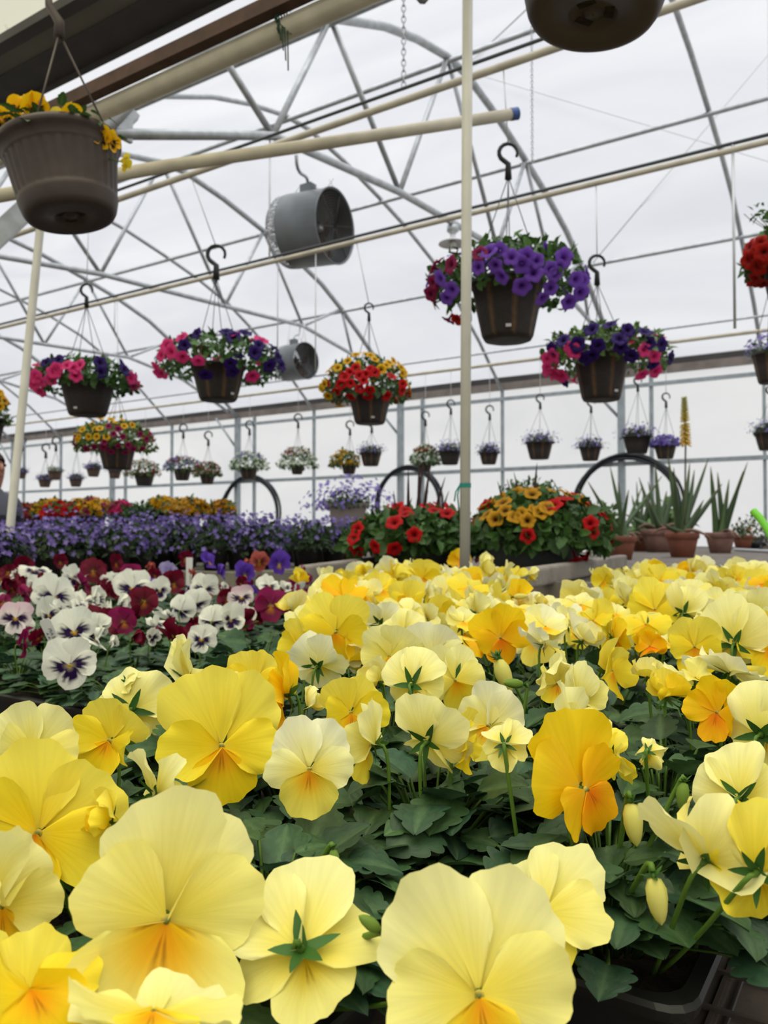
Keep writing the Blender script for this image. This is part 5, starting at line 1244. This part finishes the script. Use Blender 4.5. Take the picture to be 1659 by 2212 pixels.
bowl(c_2, R2, H2, 'dark grey bowl of golden and red petunias right of the pole', Dome(c_2+RT*.03, 142*d2/F, .165, .10), BL2, [('gold', 10, 80, 280, 20, 90), ('red', 16, 80, 280, 30, 100)], 32, .033, [(1075, 1040, -.1, 0, .014), (1110, 1020, -.03, .05, .016), (1160, 1000, .0, .06, .02), (1095, 1035, -.06, 0, .014)])
# feathery evergreen behind the bowl
def potted(name, x, y, zb, R, H, potm, label, cat='potted plant', group=None):
    b = onbench(x, y, zb); c = b+np.array([0, 0, H]); root = empty(name, b)
    MB().add(*lathe([(R*.90, -.012), (R*.93, .0), (R*1.0, .0), (R*1.01, -H*.02), (R*1.0, -H*.24), (R*.91, -H*.26), (R*.885, -H*.34), (R*.66, -H), (.001, -H)], 36, c)).build('pot', potm, root, loc=b)
    MB().add(*lathe([(.001, -.02), (R*.9, -.025)], 20, c)).build('soil', 'soil', root); tag(root, label, cat, group); return root, c
rt, c = potted('potted_shrub', 1152, 1222, ZB2, .12, .2, 'black_plastic', 'feathery green shrub standing behind the golden petunia bowl')
r_ = np.random.default_rng(8); mb = MB()
for i in range(150):
    a = r_.uniform(0, 6.28); b = c+np.array([.03*math.cos(a), .03*math.sin(a), 0]); L = r_.uniform(.15, .30); D = nrm([math.cos(a)*r_.uniform(0, .7), math.sin(a)*r_.uniform(0, .7), 1]); p1 = b+D*L
    mb.add(*tube([b, p1], .0012, 3), lin((.25, .36, .2)))
    small_leaves(mb, [b+D*L*t for t in np.linspace(.35, 1, 9)], [D]*9, .035, r_, lin((.30, .42, .24)), 0)
mb.build('foliage', 'leaf', rt)
# taupe planter with violet sprays
b = atD(752, 1120, 6.6); b[2] = ZB2; zt = atD(752, 1088, 6.6)[2]; root = empty('planter_box', b); wt = 40*6.6/F; V = []
for z, s_ in ((0, .72), (zt-b[2]-.03, .97), (zt-b[2]-.028, 1.06), (zt-b[2], 1.07), (zt-b[2], .97), (zt-b[2]-.03, .95)):
    for q, w_ in ((-1, -1), (1, -1), (1, 1), (-1, 1)): V.append(b+RT*q*wt*s_+np.array([-RT[1], RT[0], 0])*w_*wt*s_*.8+np.array([0, 0, z]))
MB().add(np.array(V), [(3, 2, 1, 0)]+[(i*4+j, i*4+(j+1) % 4, i*4+4+(j+1) % 4, i*4+4+j) for i in range(5) for j in range(4)]+[(20, 21, 22, 23)]).build('planter_body', 'planter_taupe', root, smooth=False)
c = np.array([b[0], b[1], zt-.02]); lob_plant(root, c, .20, .14, 91, cols=('lilac', 'violet'), nb=260, spread=.75, bs=.020, nleaf=600, kdown=.1)
tag(root, 'tall taupe planter box with violet sprays behind the violet pots', 'planter')

# ---------------------------------------------------------------- bench of violet pots
VP = []
rows = [(2.92, 9, -60, 250), (3.22, 9, -40, 330), (3.50, 13, -40, 640), (4.0, 13, 5, 700), (4.5, 12, -10, 745), (5.05, 12, 20, 790), (5.6, 11, 40, 800)]
k = 0
for d, n, xa, xb in rows:
    for i in range(n):
        x = xa+(xb-xa)*(i+.5)/n+rng.uniform(-9, 9); p = atD(x, 1150, d+rng.uniform(-.1, .1)); p[2] = ZB2
        if not ((-4.62 < p[0] < -2.55 and 2.66 < p[1] < 6.05) or (-4.62 < p[0] < -2.78 and .98 < p[1] < 2.48)): continue
        if math.hypot(p[0]-qe[0], p[1]-qe[1]) < .13: continue
        VP.append((p, x, d, i))
VP.append((np.array([*onbench(665, 1226, ZB2)]), 665, 0, 0)); VP.append((np.array([*onbench(748, 1222, ZB2)]), 748, 0, 1))
for k, (p, x, d, i) in enumerate(VP):
    special = d == 0; R = .068; H = .12; c = p+np.array([0, 0, H]); root = empty('potted_campanula', p); rp = np.random.default_rng(500+k)
    V, Fc = lathe([(R*.93, -.012), (R, .0), (R*1.03, -.002), (R*1.02, -.02), (R*.97, -.022), (R*.74, -H), (.001, -H)], 24, c)
    MB().add(V, Fc).build('pot', 'terracotta' if (special and i == 1) else 'black_plastic', root, loc=p)
    lob_plant(root, c, .088 if not special else .10, .12 if special else (.125 if d > 3.6 else .075), 600+k, cols=('lilac', 'violet') if k % 3 else ('violet', 'lilac'), nb=78 if not special else 34, spread=.42, bs=.014, nleaf=330, leafcol=(.20, .275, .165), kdown=.16 if not special else .05, spl=.12 if d > 3.6 or special else .05)
    if special: lab = 'green plant in a black pot beside the grey board end' if i == 0 else 'violet trailing plant in a terracotta pot beside the red petunia bowl'
    else: lab = f'violet bellflower pot, {ORD[i] if i < 8 else ["ninth", "tenth", "eleventh", "twelfth", "thirteenth"][i-8]} from left in the {ORD[[r[0] for r in rows].index(d)]} row from the pansies'
    tag(root, lab, 'potted plant', 'violet bellflower pots on the plank bench')

# ---------------------------------------------------------------- far bench of mixed baskets
MX = [(60, 1118, 90, 'brick', 'rust red plant beside the foot of the leaning pole'), (108, 1106, 70, 'yellow', 'yellow plant behind the bright red one'), (130, 1112, 78, 'red', 'bright red mounded plant on the far bench'), (195, 1108, 110, 'yellow+-magenta', 'yellow flowered mound right of the bright red one'), (262, 1106, 52, 'pink+-brick', 'pink and red plant in the middle of the far bench'), (302, 1116, 70, 'green', 'mostly green plant on the far bench'), (338, 1118, 50, 'pink', 'small pink plant in front of the golden mounds'), (352, 1100, 70, 'yellow', 'golden mound at the rear of the far bench'), (405, 1106, 95, 'gold', 'large golden mound at the right of the far bench'), (458, 1112, 40, 'pink', 'pink tuft left of the last yellow plant'), (480, 1105, 56, 'yellow+-brick', 'yellow and rust plant at the right end of the far bench')]
for k, (x, y, w_, kind, label) in enumerate(MX):
    d = 8.4-.2*(k % 3); a = w_*d/F/2; c = atD(x, y, d); p = c.copy(); p[2] = 1.03; R = a*.6; root = empty('potted_flowers', p); H = c[2]-1.03
    fibre_pot(root, c, R, H, k, r0=.75); r_ = np.random.default_rng(700+k); dm = Dome(c, a, 30*d/F*(w_/90)**.5, .10); mb = MB(); P, N = [], []
    for i in range(420): q, n = dm.pt(r_.uniform(0, 6.28), math.acos(1-1.3*r_.uniform(0, 1)), r_.uniform(.6, 1.0)); P.append(q); N.append(n)
    small_leaves(mb, P, N, .055, r_, lin((.24, .34, .18))); mb.build('foliage', 'leaf', root, loc=c)
    if kind != 'green':
        for j, cl in enumerate(kind.split('+')):
            nb = 260 if j == 0 else 70
            stuff(mini_bloom_mesh(cl.strip('-'), nb, 800+k*3+j, dm, .034, .06, '', 1.75).build('flowers', 'petal', root, loc=c))
    tag(root, label, 'potted plant', 'mixed flowers on the far bench')

# ---------------------------------------------------------------- aloes
def aloe(x, y, R, H, potm, label, leaves, seed, thick=.030, dead=0, colr=(.30, .375, .245), off=0):
    b = atZ(x, y, ZB2); d = (b-C)@FW; root, c = potted('potted_aloe', x, y, ZB2, R, H, potm, label, 'potted aloe', 'aloes in clay pots'); r_ = np.random.default_rng(seed)
    def blade(tip, w_, col, sag, name):
        a = c+np.array([r_.uniform(-.03, .03), r_.uniform(-.03, .03), -.01]); mid = a*.5+tip*.5+np.array([0, 0, sag])
        s_ = nrm(np.cross(tip-a, FW)); V = []; cc = []
        for t in np.linspace(0, 1, 9):
            p = (1-t)**2*a+2*t*(1-t)*mid+t*t*tip; k = w_*(1-t)**.75*(1-.1*math.sin(6*t))+.002
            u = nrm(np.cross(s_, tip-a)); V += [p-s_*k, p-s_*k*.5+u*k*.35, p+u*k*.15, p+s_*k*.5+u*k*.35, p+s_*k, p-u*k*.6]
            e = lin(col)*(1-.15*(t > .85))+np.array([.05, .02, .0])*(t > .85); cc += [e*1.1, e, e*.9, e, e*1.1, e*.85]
        Fc = [(i*6+j, i*6+(j+1) % 6, i*6+6+(j+1) % 6, i*6+6+j) for i in range(8) for j in range(6)]
        MB().add(np.array(V), Fc, np.array(cc)).build(name, 'leaf', root)
    for tx, ty, dd in leaves: blade(atD(tx, ty, d+dd), thick*r_.uniform(.8, 1.15), np.array(colr)*r_.uniform(.85, 1.12), -.02 if ty > 1000 else -.04, 'leaf')
    for k in range(dead):
        a = r_.uniform(0, 6.28); t = c+np.array([math.cos(a)*R*2.0, math.sin(a)*R*2.0, r_.uniform(-.06, .05)]); blade(t, .018, (.50, .38, .32), .09, 'dry_leaf')
    return root, c, d
aloe(1342, 1209, .104, .165, 'terracotta', 'spiky aloe in an orange clay pot next to the petunia bowl', [(1270, 1040, -.1), (1318, 1008, .1), (1336, 1040, 0), (1358, 1058, -.1), (1430, 1028, .2), (1300, 1090, .1), (1385, 1055, .2), (1248, 1055, .1)], 61, .022, 2)
aloe(1425, 1193, .172, .22, 'terracotta_pale', 'aloe in a pale clay pot behind the dark one', [(1415, 1000, 0), (1440, 1060, .1), (1400, 1080, -.1), (1380, 1030, .2), (1460, 1040, .1), (1350, 1110, .1), (1400, 1040, .2)], 62, .036, 3)
ra, ca_, da = aloe(1474, 1204, .124, .19, 'terracotta', 'tallest aloe with a yellow flower spike in a dark clay pot', [(1443, 985, 0), (1455, 1010, -.1), (1490, 1000, .1), (1530, 990, .2), (1560, 1045, .1), (1480, 1050, -.1), (1430, 1130, -.2), (1500, 1015, .1), (1520, 1080, 0)], 63, .030, 3)
aloe(1556, 1195, .132, .19, 'terracotta_pale', 'aloe in a pale pink clay pot, right of the dark one', [(1535, 1008, 0), (1550, 1020, .1), (1615, 998, .0), (1605, 1018, -.1), (1575, 1035, .1), (1570, 1060, 0)], 64, .034, 2, (.27, .36, .20))
aloe(1385, 1191, .105, .155, 'terracotta', 'small aloe in a clay pot partly hidden behind the front orange pot', [(1375, 1040, 0), (1390, 1065, .1), (1410, 1045, .1), (1365, 1070, 0)], 65, .024, 1)
rs, cs = potted('potted_succulent', 1605, 1186, ZB2, .115, .16, 'terracotta', 'low succulent in a red clay pot by the wooden crate', 'potted plant')
r_ = np.random.default_rng(66); mb = MB(); small_leaves(mb, [cs+np.array([r_.normal(0, .05), r_.normal(0, .05), r_.uniform(0, .07)]) for _ in range(70)], [np.array([0, 0, 1.])]*70, .06, r_, lin((.30, .35, .22))); small_leaves(mb, [cs+RT*.07+np.array([r_.normal(0, .02), r_.normal(0, .02), r_.uniform(0.02, .06)]) for _ in range(14)], [np.array([0, 0, 1.])]*14, .05, r_, lin((.75, .40, .20))); mb.build('foliage', 'leaf', rs)
# flower spike
st0 = ca_+RT*.02; tipp = atD(1478, 858, da); basep = atD(1481, 958, da); mb = MB().add(*tube(bez(st0, st0*.6+basep*.4, basep, basep, 8), .007, 6), lin((.36, .33, .26))); mb.build('flower_stalk', 'leaf', ra)
mb = MB(); r_ = np.random.default_rng(67); mb.add(*tube([basep, tipp], [.007, .003], 6), lin((.45, .48, .22)))
for i in range(130):
    t = i/130; p = basep+(tipp-basep)*t; a = i*2.4; o = np.array([math.cos(a), math.sin(a), 0]); dn = (.4-1.0*(1-t)) if t < .45 else .35; L = .050*(1-.55*t)
    q = p+nrm(o+np.array([0, 0, dn]))*L; mb.add(*tube([p, p*.4+q*.6, q], [.003, .006, .004], 5), lin((.92, .76, .14))*(1-t)+lin((.72, .72, .48))*t)
mb.build('flower_spike', 'petal', ra)
# leafy greenery behind the aloes
for x, y, w_, h, lab, sd in ((1300, 1192, 120, 110, 'low green foliage plant behind the front aloe', 71), (1420, 1188, 110, 115, 'green foliage plant behind the middle aloes', 72), (1632, 1185, 120, 78, 'low mound of green and brown foliage at the right edge', 73)):
    p = atZ(x, y, ZB2); d = (p-C)@FW; root = empty('foliage_plant', p); R = .09; H = .12
    MB().add(*lathe([(R*.9, H-.01), (R, H), (R*.7, 0), (.001, 0)], 20, p)).build('pot', 'black_plastic', root); r_ = np.random.default_rng(sd); dm = Dome(p+np.array([0, 0, H]), w_*d/F/2, (h*d/F-H)*.9, .08); mb = MB(); P, N = [], []
    for i in range(330): q, n = dm.pt(r_.uniform(0, 6.28), math.acos(1-1.25*r_.uniform(0, 1)), r_.uniform(.5, 1)); P.append(q); N.append(nrm(n+np.array([0, 0, 1.2])))
    small_leaves(mb, P, N, .10 if sd < 73 else .05, r_, lin((.34, .44, .24) if sd < 73 else (.30, .33, .18)), 0); mb.build('foliage', 'leaf', root); tag(root, lab, 'potted plant')
# wooden crate, watering wand, lime hose at the right edge
p = atZ(1650, 1184.5, ZB2); root = empty('wooden_crate', p); mb = MB()
for k in range(3): mb.add(*box(p+np.array([-.15, -.10, .005+.045*k]), p+np.array([.35, -.085, .043+.045*k]))); mb.add(*box(p+np.array([-.15, .12, .005+.045*k]), p+np.array([.35, .135, .043+.045*k])))
mb.build('slats', 'wood_grey', root, smooth=False); MB().add(*box(p+np.array([-.15, -.085, .0]), p+np.array([-.135, .12, .14]))).add(*box(p+np.array([.335, -.085, 0]), p+np.array([.35, .12, .14]))).build('crate_end', 'wood_grey', root, smooth=False)
tag(root, 'pale wooden crate at the right edge behind the clay pots', 'crate')
a = atZ(1588, 1187, ZB2+.016); b_ = atZ(1730, 1195, ZB2+.016); root = empty('watering_wand', a); MB().add(*tube([a, b_], .016, 10)).build('wand_tube', 'wand_metal', root)
q = a+(b_-a)*.42; MB().add(*tube([q, q+np.array([.02, .03, .06])], .011, 8)).add(*tube([q+np.array([.02, .03, .06]), q+np.array([.05, .03, .075])], [.02, .03], 10)).build('sprinkler_head', 'black_plastic', root); tag(root, 'shiny metal watering wand lying on the plank bench at right', 'watering wand')
dh = 2.2; P = [atD(1627, 1104, dh), atD(1641, 1118, dh-.02), atD(1662, 1150, dh-.05), atD(1690, 1210, dh-.1), atD(1720, 1270, dh-.12)]; e = P[-1].copy(); e[2] = ZB1+.02; P.append(e); P2 = np.array(P); tt = np.linspace(0, 5, 24); P2 = np.stack([np.interp(tt, range(6), P2[:, i]) for i in range(3)], 1)
tag(MB().add(*tube(P2, .0105, 10)).build('garden_hose', 'lime', loc=P2[-1]), 'lime green hose end sticking up at the right edge', 'hose')

# ---------------------------------------------------------------- the person at the left edge
def person():
    base = atD(-24, 1150, 5.3); base[2] = 0; root = empty('person', base); fw = nrm(RT*.9-FW*.45); fw[2] = 0; fw = nrm(fw); sd = np.array([-fw[1], fw[0], 0]); Hh = 1.74
    def P(f, s, z): return base+fw*f+sd*s+np.array([0, 0, z])
    J = [(P(0, 0, .93), .15), (P(.0, 0, 1.10), .145), (P(.01, 0, 1.28), .16), (P(.0, 0, 1.41), .12), (P(.015, 0, 1.48), .060), (P(.025, 0, 1.55), .072), (P(.03, 0, 1.63), .085), (P(.02, 0, 1.70), .062)]
    E = [(i, i+1) for i in range(7)]
    for s in (1, -1):
        n = len(J); J += [(P(0, .19*s, 1.40), .068), (P(-.02, .23*s, 1.12), .052), (P(.12, .22*s, .93), .040), (P(.17, .21*s, .88), .032), (P(.21, .205*s, .85), .030)]; E += [(3, n), (n, n+1), (n+1, n+2), (n+2, n+3), (n+3, n+4)]
        for k, (o, L) in enumerate(((-.030, .055), (-.012, .07), (.008, .075), (.027, .06))):
            m = len(J); J += [(P(.24, .205*s+o, .835), .0095), (P(.24+L*.5, .205*s+o*1.1, .82), .0088), (P(.24+L*.8, .205*s+o*1.1, .79), .0078)]; E += [(n+4, m), (m, m+1), (m+1, m+2)]
        m = len(J); J += [(P(.20, .205*s-.04*s, .85), .011), (P(.23, .205*s-.06*s, .82), .0095)]; E += [(n+3, m), (m, m+1)]
        n = len(J); J += [(P(0, .095*s, .86), .098), (P(.01, .10*s, .50), .068), (P(-.02, .10*s, .10), .046), (P(.02, .105*s, .045), .042), (P(.16, .12*s, .035), .032)]; E += [(0, n), (n, n+1), (n+1, n+2), (n+2, n+3), (n+3, n+4)]
    me = bpy.data.meshes.new('body'); me.from_pydata([tuple(j[0]-base) for j in J], E, []); me.update(); me.materials.append(MAT['body'])
    o = bpy.data.objects.new('body', me); COL.objects.link(o); place(o, base, root); sk = o.modifiers.new('skin', 'SKIN'); sk.use_smooth_shade = True
    for i, j in enumerate(J): me.skin_vertices[0].data[i].radius = (j[1], j[1]); me.skin_vertices[0].data[i].use_root = (i == 0)
    ss = o.modifiers.new('subd', 'SUBSURF'); ss.levels = 2; ss.render_levels = 2
    hc = P(.025, 0, 1.635); n = 24; V = []; Fc = []
    for i in range(10):
        t = i/9*1.9
        for j in range(n): a = 2*PI*j/n; back = .5-.5*math.cos(a); rr = (.096+.006*math.sin(5*a))*math.sin(max(t*(1-.42*(1-back)), .02)); V.append(hc+fw*(-.012+rr*1.05*math.cos(a))+sd*rr*.92*math.sin(a)+np.array([0, 0, .115*math.cos(t*(1-.42*(1-back)))]))
    MB().add(np.array(V), [(i*n+j, i*n+(j+1) % n, (i+1)*n+(j+1) % n, (i+1)*n+j) for i in range(9) for j in range(n)]).build('hair', 'hair', root)
    for s in (1, -1):
        MB().add(*lathe([(.001, .011), (.008, .008), (.011, 0), (.008, -.008), (.001, -.011)], 10, P(.108, .031*s, 1.645))).build('eye', 'hair', root)
        MB().add(*tube([P(.02, .088*s, 1.60), P(.005, .096*s, 1.63), P(.01, .092*s, 1.655)], [.008, .014, .008], 6)).build('ear', 'skin', root)
    MB().add(*tube([P(.112, 0, 1.65), P(.128, 0, 1.615), P(.116, 0, 1.605)], [.009, .014, .009], 7)).build('nose', 'skin', root)
    MB().add(*tube([P(.102, -.022, 1.572), P(.112, 0, 1.57), P(.102, .022, 1.572)], [.004, .006, .004], 6)).build('mouth', 'lips', root)
    MB().add(*lathe([(.105, 1.43), (.085, 1.475), (.075, 1.49), (.068, 1.485), (.08, 1.44)], 24, base)).build('collar', 'cloth_grey', root)
    tag(root, 'person in a dark navy jacket standing at the left edge', 'person')
mat('skin', (.42, .20, .14), .55); mat('lips', (.30, .10, .09), .5); mat('cloth_grey', (.10, .10, .13), .85)
m = mat('body', (.5, .5, .5), .8); nn_ = m.node_tree; pr = [x for x in nn_.nodes if x.type == 'BSDF_PRINCIPLED'][0]
tcn = nn_.nodes.new('ShaderNodeTexCoord'); sx_ = nn_.nodes.new('ShaderNodeSeparateXYZ'); nn_.links.new(tcn.outputs['Object'], sx_.inputs[0])
rp = nn_.nodes.new('ShaderNodeValToRGB'); rp.color_ramp.interpolation = 'CONSTANT'; mrr = nn_.nodes.new('ShaderNodeMapRange'); mrr.inputs['From Max'].default_value = 1.8
nn_.links.new(sx_.outputs['Z'], mrr.inputs['Value']); nn_.links.new(mrr.outputs[0], rp.inputs[0]); nn_.links.new(rp.outputs[0], pr.inputs['Base Color'])
e = rp.color_ramp.elements; e[0].position = 0; e[0].color = (.02, .018, .016, 1); e[1].position = .085/1.8; e[1].color = (.03, .035, .06, 1)
for pz, cl in ((.775, (.42, .20, .14, 1)), (.872, (.42, .20, .14, 1)), (.93, (.018, .02, .032, 1)), (1.31, (.10, .10, .13, 1)), (1.47, (.42, .20, .14, 1))): q = e.new(pz/1.8); q.color = cl
person()
